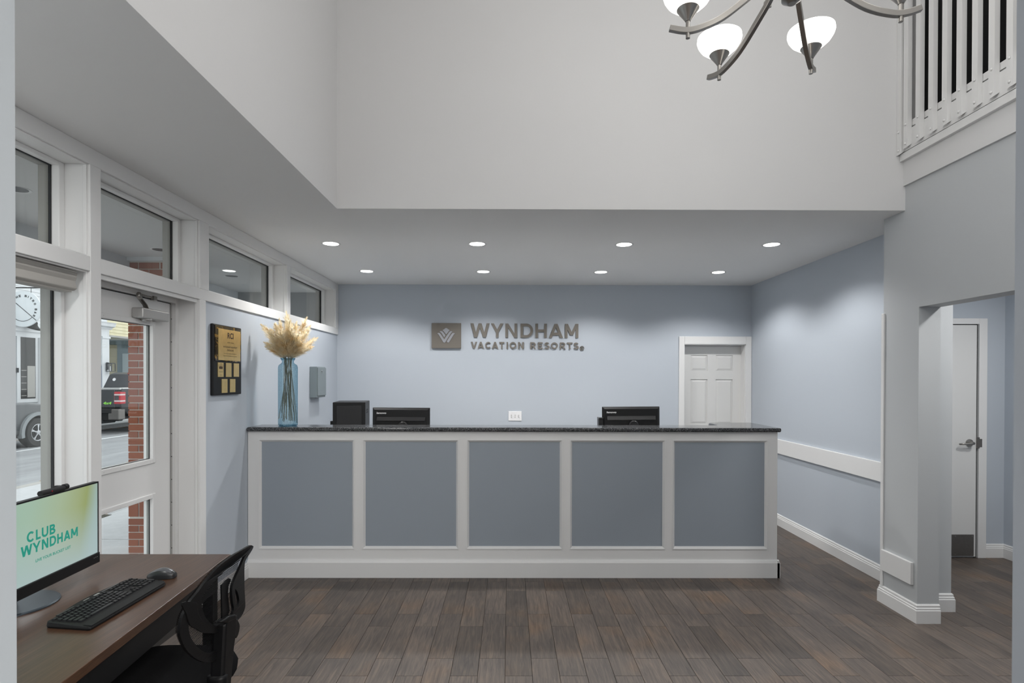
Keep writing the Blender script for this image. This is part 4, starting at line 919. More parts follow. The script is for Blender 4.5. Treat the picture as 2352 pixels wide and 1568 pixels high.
# palm rest strip in front of the keys
MB().prism(rounded([(-1.487, 1.952), (-1.450, 1.945), (-1.449, 2.36), (-1.487, 2.37)], [.006]*4, 3), (0, 0, DT+.012), (1, 0, 0), (0, 1, 0), .0035).build('palm_rest', 'kbd', kbd, bevel=.002)
KEYC = {}
def key(y0, y1, x0, x1):
    w, d_ = round(y1-y0, 4), round(x1-x0, 4)
    if (w, d_) not in KEYC:
        m_ = MB(); a, b, e = d_/2, w/2, .0022
        m_.add([(-a, -b, 0), (a, -b, 0), (a, b, 0), (-a, b, 0), (-a+e, -b+e, .0062), (a-e, -b+e, .0058), (a-e, b-e, .0058), (-a+e, b-e, .0062)],
               [(0, 1, 5, 4), (1, 2, 6, 5), (2, 3, 7, 6), (3, 0, 4, 7), (4, 5, 6, 7)])
        KEYC[(w, d_)] = m_.mesh('key', 'key')
    o = bpy.data.objects.new('key', KEYC[(w, d_)]); COL.objects.link(o); o.parent = kbd
    xc = (x0+x1)/2; o.location = Vector((xc, (y0+y1)/2, zf(xc)-.001))-kbd.location
U = .0183; KX0 = -1.598; RP = .0182
rows = [[1]*13+[2], [1.5]+[1]*12+[1.5], [1.75]+[1]*11+[2.25], [2.25]+[1]*10+[2.75], [1.5, 1.25, 6.5, 1.25, 1.25, 1.25, 2]]
Y0 = 1.972
for c in range(13):
    y = Y0+(c+(.5 if c > 0 else 0)+(.25 if c > 4 else 0)+(.25 if c > 8 else 0))*U*1.02
    key(y, y+.0155, KX0-.014, KX0-.002)
for r__, row in enumerate(rows):
    y = Y0; x = KX0+.004+r__*RP
    for w_ in row: key(y, y+w_*U-.0022, x, x+RP-.0022); y += w_*U
for c in range(3):
    y = Y0+15.35*U+c*U
    key(y, y+U-.0022, KX0-.014, KX0-.002)
    for r__ in (0, 1): key(y, y+U-.0022, KX0+.004+r__*RP, KX0+.004+(r__+1)*RP-.0022)
    if c == 1: key(y, y+U-.0022, KX0+.004+3*RP, KX0+.004+4*RP-.0022)
    key(y, y+U-.0022, KX0+.004+4*RP, KX0+.004+5*RP-.0022)
for c in range(4):
    y = Y0+18.6*U+c*U
    if c < 4: key(y, y+U-.0022, KX0-.014, KX0-.002)
    for r__ in range(5):
        if c == 3 and r__ in (2, 4): continue
        dbl = c == 3 and r__ in (1, 3)
        if c == 1 and r__ == 4: continue
        if c == 0 and r__ == 4: key(y, y+2*U-.0022, KX0+.004+r__*RP, KX0+.004+(r__+1)*RP-.0022); continue
        key(y, y+U-.0022, KX0+.004+r__*RP, KX0+.004+(r__+(2 if dbl else 1))*RP-.0022)
for ya, yb_ in ((2.01, 2.09), (2.23, 2.33)): B(-1.627, -1.618, ya, yb_, zf(-1.62)-.001, zf(-1.62)+.0025).build('media_bar', 'blacksatin', kbd, bevel=.001)
MB().box(-1.630, -1.622, 2.196, 2.222, zf(-1.62)-.001, zf(-1.62)+.002).build('status_window', 'alu', kbd)
MB().box(-1.632, -1.628, 2.145, 2.175, zf(-1.63)-.001, zf(-1.63)+.0004).build('logo_mark', 'alu', kbd)

# mouse
ms = thing('computer_mouse', (-1.518, 2.455, DT), 'black and grey wireless mouse beside the keyboard', 'mouse')
def mouse_pt(u, v_):
    # u along the body from front (0) to back (1), v from side (-1) to side (1)
    x = -1.578+.115*u; wdt = .030*(math.sin(math.pi*min(1, max(0, .12+.80*u)))**.6); hgt = .010+.031*math.sin(math.pi*(.10+.74*u))**1.3
    y = 2.455+wdt*math.sin(v_*math.pi/2); z = DT+.002+hgt*max(0, math.cos(v_*math.pi/2))**.55
    return (x, y, z)
def mouse_patch(u0, u1, v0, v1, nu, nv, off=0):
    mb = MB(); mb.v = []
    for i in range(nu+1):
        for j in range(nv+1):
            p = mouse_pt(u0+(u1-u0)*i/nu, v0+(v1-v0)*j/nv); mb.v.append((p[0], p[1], p[2]+off))
    mb.f = [(i*(nv+1)+j, i*(nv+1)+j+1, (i+1)*(nv+1)+j+1, (i+1)*(nv+1)+j) for i in range(nu) for j in range(nv)]
    return mb
body_ = mouse_patch(0, 1, -1, 1, 16, 16); k0 = len(body_.v)
body_.f.append(tuple(range(0, 17))); body_.f.append(tuple(16*17+j for j in range(17))); body_.build('body', 'mouse', ms, smooth=True)
mouse_patch(.06, .90, -.50, .50, 14, 8, .0012).build('top_shell', 'mousetop', ms, smooth=True)
MB().lathe([(.009, -.003), (.009, .003)], (-1.556, 2.455, DT+.021), 16, (0, 1, 0)).build('scroll_wheel', 'black', ms)
MB().box(-1.468, -1.4645, 2.440, 2.444, DT+.012, DT+.016).box(-1.468, -1.4645, 2.466, 2.470, DT+.010, DT+.014).build('logo_mark', 'chrome', ms)

# ================================================================ CHAIR
chr_ = thing('office_chair', (-1.30, 2.09, 0), 'black mesh-back office chair pulled up to the walnut desk', 'chair')
cxx = lambda y: -1.05-.02*((y-2.04)/.24)**2
from mathutils.geometry import tessellate_polygon
def ccw(P): return P if sum(P[i-1][0]*P[i][1]-P[i][0]*P[i-1][1] for i in range(len(P))) > 0 else P[::-1]
def smooth2(P, n=3):
    Q = []; N = len(P)
    for i in range(N):
        a, b, c, d_ = [Vector(P[(i+k) % N]) for k in (-1, 0, 1, 2)]
        for k in range(n):
            t_ = k/n; Q.append(tuple(.5*((2*b)+(-a+c)*t_+(2*a-5*b+4*c-d_)*t_*t_+(-a+3*b-3*c+d_)*t_**3)))
    return Q
def plate(name, outer, holes, off, th, material, bevel=.004, sm=True):
    """a curved plate of the backrest given in (y, z), with holes"""
    loops = [ccw(smooth2(outer) if sm else outer)]+[ccw(smooth2(h_) if sm else h_)[::-1] for h_ in holes]
    tri = tessellate_polygon([[Vector((a, b, 0)) for a, b in l_] for l_ in loops])
    flat = [p_ for l_ in loops for p_ in l_]; n = len(flat); mb = MB()
    mb.v = [(cxx(y)+off, y, z) for y, z in flat]+[(cxx(y)+off-th, y, z) for y, z in flat]
    mb.f = [tuple(t_) for t_ in tri]
    if th > 0:
        mb.f += [tuple(k+n for k in t_) for t_ in tri]; s0_ = 0
        for l_ in loops:
            m_ = len(l_); mb.f += [(s0_+k, s0_+(k+1) % m_, n+s0_+(k+1) % m_, n+s0_+k) for k in range(m_)]; s0_ += m_
    else: mb.v = mb.v[:n]
    return mb.build(name, material, chr_, bevel=bevel if th > 0 else 0)
SIL = [(2.3547, 0.9125), (2.3416, 0.9197), (2.3054, 0.9321), (2.2041, 0.9439), (2.1222, 0.9498), (2.0269, 0.9474), (1.9766, 0.9366), (1.9313, 0.92), (1.9102, 0.9103), (1.8822, 0.8958), (1.8521, 0.8829), (1.8341, 0.8668), (1.8134, 0.8425), (1.804, 0.8063), (1.8083, 0.7792), (1.8304, 0.7332), (1.8665, 0.6897), (1.9139, 0.65), (1.9484, 0.6299), (1.9905, 0.614), (2.0263, 0.6058), (2.0653, 0.5992), (2.0894, 0.6077), (2.0895, 0.6717), (2.1151, 0.6896), (2.1914, 0.6866), (2.2341, 0.7026), (2.2369, 0.7295), (2.2298, 0.7746), (2.2281, 0.8249), (2.23, 0.8739), (2.2484, 0.8928), (2.3352, 0.9054)]
W1 = [(2.268, 0.9117), (2.2041, 0.9163), (2.109, 0.9173), (2.0322, 0.9117), (1.9765, 0.9009), (1.9356, 0.8861), (1.9101, 0.8718), (1.9068, 0.8625), (1.9085, 0.8523), (1.9142, 0.8233), (1.9311, 0.7921), (1.9622, 0.7596), (2.0057, 0.7327), (2.0428, 0.7191), (2.0835, 0.7151), (2.1218, 0.7399), (2.1139, 0.7726), (2.1075, 0.8092), (2.1121, 0.8369), (2.1357, 0.8579), (2.1798, 0.8816), (2.23, 0.908)]
W2 = [(1.844, 0.8114), (1.8743, 0.7929), (1.9059, 0.7657), (1.9353, 0.7412), (1.981, 0.7168), (2.0265, 0.6989), (2.0232, 0.6567), (2.0056, 0.6505), (1.9809, 0.652), (1.9529, 0.6602), (1.9223, 0.6793), (1.8936, 0.7052), (1.8666, 0.7391), (1.85, 0.7675), (1.8432, 0.7963)]
HOLE = [(2.1342, 0.8153), (2.1534, 0.7991), (2.1659, 0.7777), (2.1719, 0.7572), (2.1681, 0.7448), (2.1569, 0.7358), (2.1453, 0.7451), (2.1425, 0.7611), (2.1384, 0.7825)]
plate('back_frame', SIL, [W1, W2, HOLE], .009, .010, 'chairblack', .005)
cs = (sum(a for a, b in SIL)/len(SIL), sum(b for a, b in SIL)/len(SIL))
plate('mesh_back', [(cs[0]+(a-cs[0])*.95, cs[1]+(b-cs[1])*.95) for a, b in SIL[:23]+SIL[26:]], [], -.015, 0, 'mesh')
plate('mesh_band', [(2.0531, 0.8616), (2.1121, 0.8663), (2.1288, 0.8544), (2.1075, 0.8386), (2.1023, 0.8112), (2.1087, 0.7747), (2.1152, 0.7426), (2.0834, 0.7122), (2.0569, 0.7181), (2.057, 0.7725)], [], -.004, .006, 'chairblack', .001, False)
plate('lumbar_frame', [(1.8103, 0.8943), (1.8275, 0.8517), (1.8453, 0.8057), (1.8755, 0.7793), (1.9035, 0.7556), (1.9467, 0.7325), (1.9895, 0.7157), (2.0396, 0.708), (2.0408, 0.728), (2.0047, 0.7359), (1.97, 0.7485), (1.929, 0.7741), (1.8994, 0.8056), (1.8834, 0.8361), (1.8779, 0.8671)], [], .012, .005, 'chairblack', .002)
plate('back_clip', [(1.9558, 0.7673), (2.0155, 0.7637), (2.0643, 0.7499), (2.0767, 0.7406), (2.0583, 0.7324), (2.0058, 0.7427)], [], .045, .022, 'chairblack', .006, False)
plate('back_post', [(2.0106, 0.7426), (2.0956, 0.7318), (2.0943, 0.7104), (2.0877, 0.6638), (2.0732, 0.6213), (2.0568, 0.5432), (2.0461, 0.4774), (1.985, 0.515), (1.993, 0.60), (2.002, 0.69), (2.006, 0.73)], [], .035, .05, 'chairblack', .010, False)
plate('adjustment_knob', [(2.1232, 0.7068), (2.148, 0.6781), (2.1502, 0.6622), (2.1371, 0.6412), (2.1129, 0.639), (2.1096, 0.692)], [], .02, .02, 'chairblack', .005)
def sm_open(pts, n=5):
    P = [pts[0]]+list(pts)+[pts[-1]]; out = []
    for i in range(1, len(P)-2):
        p0, p1, p2, p3 = [Vector(P[j]) for j in (i-1, i, i+1, i+2)]
        for k in range(n):
            t_ = k/n; out.append(.5*((2*p1)+(-p0+p2)*t_+(2*p0-5*p1+4*p2-p3)*t_*t_+(-p0+3*p1-3*p2+p3)*t_**3))
    out.append(Vector(pts[-1])); return out
MB().tube(sm_open([(-1.04, 1.995, .56), (-1.042, 1.995, .48), (-1.07, 2.01, .42), (-1.13, 2.04, .395), (-1.24, 2.07, .39)]), .036, 8, sx=1, sy=.6, up=(0, 1, 0)).build('post_foot', 'chairblack', chr_, smooth=True)
mb = MB(); n = 32
def seat_loop(s_, z):
    L = []
    for k in range(n):
        a = 2*math.pi*k/n; c, s2 = math.cos(a), math.sin(a)
        x = math.copysign(abs(c)**.6, c)*.25*s_; y = math.copysign(abs(s2)**.6, s2)*.255*s_
        L.append((-1.33+x, 2.10+y, z+.013-.018*max(0, (-x-.12)/.13)**2))
    return L
loops = [seat_loop(.90, .425), seat_loop(1.0, .44), seat_loop(1.01, .465), seat_loop(.97, .488), seat_loop(.88, .50), seat_loop(.55, .497), seat_loop(.2, .495)]
mb.v = [p for l_ in loops for p in l_]; mb.f = [(i*n+k, i*n+(k+1) % n, (i+1)*n+(k+1) % n, (i+1)*n+k) for i in range(6) for k in range(n)]+[tuple(range(6*n, 7*n)), tuple(reversed(range(n)))]
mb.build('seat', 'seat', chr_, smooth=True)
MB().box(-1.45, -1.19, 2.01, 2.18, .375, .44).build('seat_mechanism', 'chairblack', chr_, bevel=.01)
MB().lathe([(.028, .10), (.028, .26), (.018, .262), (.018, .38)], (-1.32, 2.09, 0), 16).build('gas_column', 'chairblack', chr_, smooth=True, auto=True)
for k in range(5):
    an = R(72*k+20); c, s_ = math.cos(an), math.sin(an)
    lg = MB().tube([(-1.32, 2.09, .115), (-1.32+.15*c, 2.09+.15*s_, .10), (-1.32+.29*c, 2.09+.29*s_, .075)], [.03, .025, .018], 8, sy=.8).build('leg', 'chairblack', chr_, smooth=True)
    MB().lathe([(.012, -.022), (.029, -.02), (.029, .02), (.012, .022)], (-1.32+.29*c, 2.09+.29*s_, .0295), 16, (-s_, c, 0)).build('caster', 'chairblack', lg, smooth=True, auto=True)

# ================================================================ OUTSIDE
RZ = -.15
struct(B(-13.95, -7.8, -10, 60, -.4, RZ), 'road', 'asphalt', 'grey asphalt street')
struct(B(-40, -13.95, -10, 80, -.4, -.02), 'sidewalk_far', 'concrete', 'far pavement across the street')
sw_ = struct(B(-7.8, -2.36, -6, 30, -.4, -.12), 'sidewalk', 'mortar', 'pale concrete pavement outside the entrance')
slab_me = B(-1.344, 1.344, -.892, .892, -.02, .02).mesh('slab', 'concrete')
for i in range(2):
    for j in range(-3, 9):
        o = bpy.data.objects.new('slab', slab_me); COL.objects.link(o); o.parent = sw_; o.location = (-3.72-2.7*i, 5.98+1.8*j+.9-1.8, -.12)
sp2 = B(-5.8, -5.0, 6.70, 7.05, -.12, -.096).build('soil_patch', 'soil', sw_)
rnd = random.Random(3)
def leaves(name, parent, n, fx, fy, z):
    mb = MB()
    for _ in range(n):
        x, y = fx(), fy(); a = rnd.random()*6.28; r_ = .025+.03*rnd.random()
        mb.add([(x+r_*math.cos(a), y+r_*math.sin(a), z+.004), (x-.5*r_*math.sin(a), y+.5*r_*math.cos(a), z+.012), (x-r_*math.cos(a), y-r_*math.sin(a), z+.004), (x+.5*r_*math.sin(a), y-.5*r_*math.cos(a), z+.009)], [(0, 1, 2, 3)])
    o = mb.build(name, 'leaf', parent); o['kind'] = 'stuff'; return o
leaves('fallen_leaves', sw_, 40, lambda: rnd.uniform(-5.8, -5.0), lambda: rnd.uniform(6.70, 7.05), -.094)
road = bpy.data.objects['road']
leaves('fallen_leaves', road, 700, lambda: -13.93+abs(rnd.gauss(0, .10)), lambda: rnd.uniform(8, 30), RZ)
leaves('fallen_leaves', road, 60, lambda: -7.85-abs(rnd.gauss(0, .08)), lambda: rnd.uniform(6, 14), RZ)
B(-11.90, -11.79, -5, 50, RZ-.01, RZ+.003).build('line_marking', 'roadwhite', road)
B(-7.8, -7.62, -6, 30, -.3, -.098).build('kerb', 'extframe', sw_)

# porch
struct(B(-3.95, -2.35, -1, 8, 2.785, 2.86), 'ceiling_porch', 'porchceil', 'white porch ceiling outside the transoms')
struct(MB().box(-3.95, -3.68, -1, 8, 2.55, 2.786).box(-3.75, -3.05, 5.40, 5.46, 2.75, 2.786), 'trim_23', 'siding', 'white porch beam over the brick pier')
struct(B(-4.2, -2.3, 7.6, 7.75, -.05, 2.8), 'wall_porch', 'porchgrey', 'pale wall closing the far end of the porch')
for k, (x, y) in enumerate([(-3.05, 3.47), (-3.17, 5.1), (-3.17, 6.4)]):
    downlight(x, y, 2.785, ['unlit porch ceiling downlight seen through the transom over the desk', 'unlit porch ceiling downlight seen through the transom over the door', 'unlit porch ceiling downlight seen through the long transom'][k], False, 'porch downlights')

# brick pier
bpier = thing('brick_pier', (-3.44, 5.65, -.03), 'red brick pier of the porch seen through the entrance door', 'pier')
B(-3.688, -3.192, 5.447, 5.853, -.16, 2.75).build('mortar_core', 'mortar', bpier)
def bm_(w, d_, h): return B(-w/2, w/2, -d_/2, d_/2, -h/2, h/2).mesh('brick', 'brick')
BM = {'f': bm_(.195, .09, .0585), 'h': bm_(.0925, .09, .0585), 's': bm_(.0925, .09, .20), 'r': bm_(.09, .195, .0585), 'rh': bm_(.09, .0925, .0585), 'rs': bm_(.09, .0925, .20)}
def brick(k, x, y, z):
    o = bpy.data.objects.new('brick', BM[k]); COL.objects.link(o); o.parent = bpier
    o.location = Vector((x, y+rnd.uniform(-.0012, .0012), z))-bpier.location
courses = [(2.0607+.0682*k) for k in range(-23, 10)]+[.258-.0682*k for k in range(6, 0, -1)]
PX0, PX1 = -3.695, -3.1855
for ci, z in enumerate(courses):
    full = (round((z-2.0607)/.0682) % 2 == 0) if z > .3 else ci % 2 == 0
    zc = z+.0055+.02925; y = 5.44+.045
    if full:
        brick('f', PX0+.0975, y, zc); brick('f', PX0+.3025, y, zc); brick('h', PX1-.04625, y, zc)
        brick('rh', PX1-.045, 5.54+.04625, zc); brick('r', PX1-.045, 5.6425+.0975, zc)
    else:
        brick('h', PX0+.04625, y, zc); brick('f', PX0+.2, y, zc); brick('f', PX1-.0975, y, zc)
        brick('r', PX1-.045, 5.54+.0975, zc); brick('rh', PX1-.045, 5.745+.04625, zc)
for k in range(5): brick('s', PX0+.04625+.1042*k, 5.485, .375)
for k in range(3): brick('rs', PX1-.045, 5.59+.1025*k, .375)

# vehicles -----------------------------------------------------------------
def wheel(parent, x, y, z, r_, w, out=1):
    t = MB().lathe([(r_*.60, -w/2), (r_*.93, -w/2), (r_, -w*.36), (r_, w*.36), (r_*.94, w*.5), (r_*.62, w*.5), (r_*.58, w*.40)], (x-out*w/2, y, z), 36, (out, 0, 0), cap=False).build('tyre', 'tyre', parent, smooth=True, auto=True)
    MB().lathe([(r_*.60, w*.44), (r_*.57, w*.47), (r_*.53, w*.42), (r_*.52, w*.05)], (x-out*w/2, y, z), 36, (out, 0, 0), cap=False).build('rim', 'alloy', t, smooth=True)
    MB().lathe([(r_*.55, w*.04), (.001, w*.04)], (x-out*w/2, y, z), 24, (out, 0, 0), cap=False).build('brake_disc', 'darkgap', t)
    mb = MB()
    for k in range(5):
        a = 2*math.pi*k/5+.3
        P = [(r_*.10, -.5), (r_*.30, -.24), (r_*.54, -.30), (r_*.54, .30), (r_*.30, .24), (r_*.10, .5)]
        q = [(rr*math.cos(a+tt*(.5 if rr > r_*.2 else 1.2)), rr*math.sin(a+tt*(.5 if rr > r_*.2 else 1.2))) for rr, tt in P]
        mb.prism([(p[0], p[1]) for p in q], (x-out*w*.16, y, z), (0, 1, 0), (0, 0, 1), .03*out)
    mb.lathe([(r_*.16, 0), (r_*.15, .05), (.001, .052)], (x-out*w*.22, y, z), 16, (out, 0, 0))
    mb.build('spokes', 'alloy', t)
    nb = MB()
    for k in range(5):
        a = 2*math.pi*k/5+.93; nb.lathe([(.018, 0), (.016, .012)], (x-out*w*.10, y+r_*.24*math.cos(a), z+r_*.24*math.sin(a)), 8, (out, 0, 0))
    nb.build('wheel_nuts', 'darkgap', t)
def arch_profile(pts_top, y_front, y_rear, wheels, zb, r_):
    """outline in (y, z): top line given rear->front, underside with wheel arches front->rear"""
    P = list(pts_top)
    for wy, wz in sorted(wheels, reverse=True):
        a0 = math.asin(max(-1, min(1, (zb-wz)/r_)))
        for k in range(11):
            a = a0+(math.pi-2*a0)*k/10; P.append((wy+r_*math.cos(a), wz+r_*math.sin(a)))
    return P
suv = thing('parked_suv', (-13.0, 13.1, RZ), 'grey sport utility car parked across the street', 'car')
wz = RZ+.37; W1, W2 = 14.44, 11.75
top = [(10.85, RZ+.48), (10.80, RZ+.62), (10.86, RZ+1.08), (11.02, RZ+1.10), (13.55, RZ+1.14), (14.2, RZ+1.135), (14.9, RZ+1.06), (15.25, RZ+.98), (15.36, RZ+.82), (15.36, RZ+.42), (15.2, RZ+.34)]
MB().prism(arch_profile(top, 0, 0, [(W1, wz), (W2, wz)], RZ+.34, .455), (-13.92, 0, 0), (0, 1, 0), (0, 0, 1), 1.78).build('car_body', 'suvpaint', suv, bevel=.05, seg=3)
cab = [(10.98, RZ+1.09), (11.12, RZ+1.70), (11.3, RZ+1.76), (12.75, RZ+1.77), (13.0, RZ+1.72), (13.62, RZ+1.13)]
MB().prism(cab, (-13.80, 0, 0), (0, 1, 0), (0, 0, 1), 1.54).build('cabin', 'suvpaint', suv, bevel=.04, seg=3)
for seg_ in ([(11.22, RZ+1.16), (11.3, RZ+1.66), (12.0, RZ+1.68), (12.0, RZ+1.16)], [(12.08, RZ+1.16), (12.08, RZ+1.68), (12.85, RZ+1.68), (13.42, RZ+1.17)]):
    MB().prism(seg_, (-12.262, 0, 0), (0, 1, 0), (0, 0, 1), .008).build('side_window', 'darkglass', suv)
MB().box(-12.14, -12.128, 13.30, 13.315, RZ+.42, RZ+1.12).build('door_seam', 'darkgap', suv)
MB().box(-12.15, -12.122, 13.0, 13.7, RZ+.62, RZ+.65).build('side_moulding', 'suvtrim', suv)
MB().box(-12.14, -12.115, 13.38, 13.55, RZ+.845, RZ+.862).build('side_badge', 'chrome', suv)
for wy in (W1, W2):
    P_o = [(wy+.53*math.cos(R(a)), wz+.53*math.sin(R(a))) for a in range(-12, 200, 12)]; P_i = [(wy+.44*math.cos(R(a)), wz+.44*math.sin(R(a))) for a in range(192, -13, -12)]
    mbf = MB(); nn = len(P_o); P_i.reverse()
    for k in range(nn-1): mbf.prism([P_o[k], P_o[k+1], P_i[k+1], P_i[k]], (-12.20, 0, 0), (0, 1, 0), (0, 0, 1), .12)
    mbf.build('wheel_flare', 'suvtrim', suv)
    for side in (1, -1): wheel(suv, -12.10 if side == 1 else -13.94, wy, wz, .37, .26, side)
MB().box(-13.5, -12.3, 15.33, 15.42, RZ+.42, RZ+.66).build('bumper', 'suvtrim', suv, bevel=.03)
MB().box(-13.75, -12.3, 11.0, 15.1, RZ+.26, RZ+.5).build('underbody', 'darkgap', suv)

tr = thing('parked_pickup', (-13.15, 20.2, RZ), 'black pickup truck parked across the street, tail towards the door', 'truck')
TY = 17.6; tw0, tw1 = -14.25, -12.20
ttop = [(TY+.03, RZ+.72), (TY, RZ+.95), (TY+.03, RZ+1.42), (TY+.1, RZ+1.45), (TY+2.0, RZ+1.43), (TY+3.6, RZ+1.36), (TY+4.6, RZ+1.30), (TY+5.7, RZ+1.20), (TY+5.8, RZ+.6), (TY+5.6, RZ+.5)]
twz = RZ+.40
MB().prism(arch_profile(ttop, 0, 0, [(TY+4.85, twz), (TY+1.25, twz)], RZ+.5, .50), (tw0, 0, 0), (0, 1, 0), (0, 0, 1), tw1-tw0).build('truck_body', 'truckpaint', tr, bevel=.05, seg=3)
cabp = [(TY+1.95, RZ+1.38), (TY+2.12, RZ+1.90), (TY+2.35, RZ+1.97), (TY+3.6, RZ+1.97), (TY+3.9, RZ+1.88), (TY+4.6, RZ+1.28)]
cbm = MB(); nA = len(cabp)
cbm.v = [(tw0+.05+(.14 if z > RZ+1.6 else 0), y, z) for y, z in cabp]+[(tw1-.10-(.22 if z > RZ+1.6 else 0), y, z) for y, z in cabp]
cbm.f = [tuple(range(nA)), tuple(reversed(range(nA, 2*nA)))]+[(i, (i+1) % nA, nA+(i+1) % nA, nA+i) for i in range(nA)]
cbm.build('cab', 'truckpaint', tr, bevel=.05, seg=3)
rw = MB(); rw.v = [(tw0+.12, TY+1.955, RZ+1.46), (tw1-.20, TY+1.955, RZ+1.46), (tw1-.40, TY+2.085, RZ+1.86), (tw0+.30, TY+2.085, RZ+1.86)]; rw.v += [(x, y+.02, z) for x, y, z in rw.v]
rw.f = [(0, 1, 2, 3), (4, 7, 6, 5), (0, 4, 5, 1), (1, 5, 6, 2), (2, 6, 7, 3), (3, 7, 4, 0)]
rwo = rw.build('rear_window', 'darkglass', tr)
for (x, z, r_, m_) in ((tw0+.42, RZ+1.72, .055, 'whiteflat'), (tw0+.30, RZ+1.62, .04, 'orange')):
    MB().lathe([(r_, 0), (r_, .004)], (x, TY+2.04-(.02 if m_ == 'orange' else 0), z), 18, (0, -1, .3)).build('sticker', m_, rwo)
MB().box(-13.4, -12.9, TY+2.10, TY+2.16, RZ+1.90, RZ+1.95).build('brake_light', 'redlens', tr); MB().box(-12.88, -12.62, TY+2.09, TY+2.16, RZ+1.90, RZ+1.95).build('cargo_light', 'whitelens', tr)
MB().box(tw0+.18, tw1-.18, TY-.012, TY+.02, RZ+.80, RZ+1.40).build('tailgate', 'truckpaint', tr, bevel=.01)
MB().box(tw0+.02, tw1-.02, TY+.0, TY+.12, RZ+1.40, RZ+1.465).build('tailgate_cap', 'alu', tr, bevel=.015)
MB().box(tw1-.10, tw1-.01, TY+.1, TY+2.0, RZ+1.405, RZ+1.47).build('bed_rail', 'alu', tr, bevel=.015)
for sx_ in (1, 0):
    x0, x1 = (tw1-.20, tw1+.012) if sx_ else (tw0-.012, tw0+.20)
    lp = MB().box(x0, x1, TY-.02, TY+.24, RZ+.95, RZ+1.34).build('tail_lamp', 'redlens', tr, bevel=.03, seg=3)
    for z_ in (1.225, 1.025): B(x0+.02, x1+.004, TY-.026, TY+.20, RZ+z_, RZ+z_+.045).build('clear_band', 'whitelens', lp, bevel=.004)
    B(x0+.03, x1-.05, TY-.027, TY+.1, RZ+1.078, RZ+1.218).build('dark_lens', 'darkglass', lp, bevel=.006)
MB().box(tw0+.3, tw1-.22, TY-.08, TY+.04, RZ+.66, RZ+.80).build('bumper_step', 'blackrub', tr, bevel=.02)
bpb = MB().box(tw0+.02, tw1-.02, TY-.06, TY+.16, RZ+.42, RZ+.66).build('bumper', 'black', tr, bevel=.03)
MB().box(tw1-.34, tw1+.005, TY-.075, TY+.22, RZ+.46, RZ+.80).build('bumper_corner', 'steel', bpb, bevel=.03)
MB().tube([(-12.75, TY-.1, RZ+.40), (-12.75, TY+.5, RZ+.40)], .06, 12).build('exhaust', 'darkgap', tr)
MB().tube([(-13.15, TY-.2, RZ+.45), (-13.15, TY+.3, RZ+.45)], .05, 8).build('tow_hitch', 'black', tr)
textmesh('lettering', '4x4', Vector((tw1-.40, TY-.0135, RZ+.985-.0)), Vector((1, 0, 0)), Vector((0, 0, 1)), .26, .085, 'green', .003, bpy.data.objects['tailgate'], bold=.03, shear=.2)
for wy in (TY+1.25, TY+4.85):
    for side in (1, -1): wheel(tr, tw1 if side == 1 else tw0, wy, twz, .40, .28, side)
MB().box(tw0+.2, tw1-.2, TY+.1, TY+5.5, RZ+.45, RZ+.6).build('underbody', 'darkgap', tr)

# buildings across the street ---------------------------------------------------
wb = thing('white_building', (-20, 15, 0), 'white clapboard shop building across the street', 'building')
FX = -17.0
B(-27, FX, 2, 23.80, -.02, 9).build('wall', 'siding', wb)
for k in range(34):
    z = 3.62+.125*k
    MB().prism([(0, 0), (.022, 0), (.006, .122), (0, .122)], (FX, 4, z), (1, 0, 0), (0, 0, 1), -19.2).build('clapboard', 'siding', wb)
B(FX, FX+.10, 4, 22.2, 3.30, 3.46).build('fascia_board', 'siding', wb); B(FX, FX+.20, 4, 22.2, 3.46, 3.52).build('cornice', 'siding', wb); B(FX, FX+.05, 4, 22.2, 3.12, 3.30).build('head_board', 'siding', wb)
wf = B(FX-.02, FX+.06, 19.40, 20.26, .82, 3.12).build('shop_window', 'siding', wb)
B(FX+.055, FX+.068, 19.54, 20.14, .95, 3.10).build('pane', 'darkglass', wf)
MB().box(FX+.066, FX+.070, 19.80, 20.12, 1.0, 2.1).build('inside_panel', 'extframe', wf)
mbk = MB()
for k in range(5): mbk.box(FX+.066, FX+.071, 19.56, 19.76, 1.05+.22*k, 1.07+.22*k)
mbk.build('inside_shelves', 'extframe', wf)
B(FX, FX+.14, 20.27, 20.47, 0, 3.12).build('pilaster', 'siding', wb)
dr = B(FX, FX+.05, 18.3, 19.36, 0, 3.1).build('shop_door', 'siding', wb); B(FX+.05, FX+.065, 18.5, 19.2, 2.45, 2.5).build('rail', 'extframe', dr)
MB().box(FX+.05, FX+.12, 19.27, 19.40, 1.86, 2.02).build('door_latch', 'black', dr)
B(FX, FX+.05, 22.5, 23.5, 0, 2.2).build('entrance_door', 'bluedoor', wb)
ew = B(FX, FX+.06, 22.5, 23.5, 2.24, 2.66).build('transom_window', 'siding', wb); B(FX+.06, FX+.065, 22.56, 23.38, 2.30, 2.60).build('pane', 'palegrey', ew)
B(FX, FX+.08, 23.40, 23.81, 0, 3.34).build('pilaster', 'siding', wb); B(FX, FX+.12, 23.37, 23.84, 3.34, 3.42).build('capital', 'siding', wb); B(FX, FX+.08, 22.2, 23.81, 3.42, 3.72).build('entablature', 'siding', wb)
MB().prism([(0, 0), (.10, 0), (.14, .08), (.26, .12), (.28, .22), (.31, .28), (0, .28)], (FX, 22.0, 3.72), (1, 0, 0), (0, 0, 1), -1.93).build('cornice', 'siding', wb)
wb.location.y -= .07; wb.location.z -= .06
lb = thing('wall_lantern', (-16.8, 23.6, 1.9), 'black boxy wall lantern on the white pilaster across the street', 'lantern')
mb = MB()
for x in (-16.88, -16.66):
    for y in (23.50, 23.72): mb.box(x-.012, x+.012, y-.012, y+.012, 1.90, 2.24)
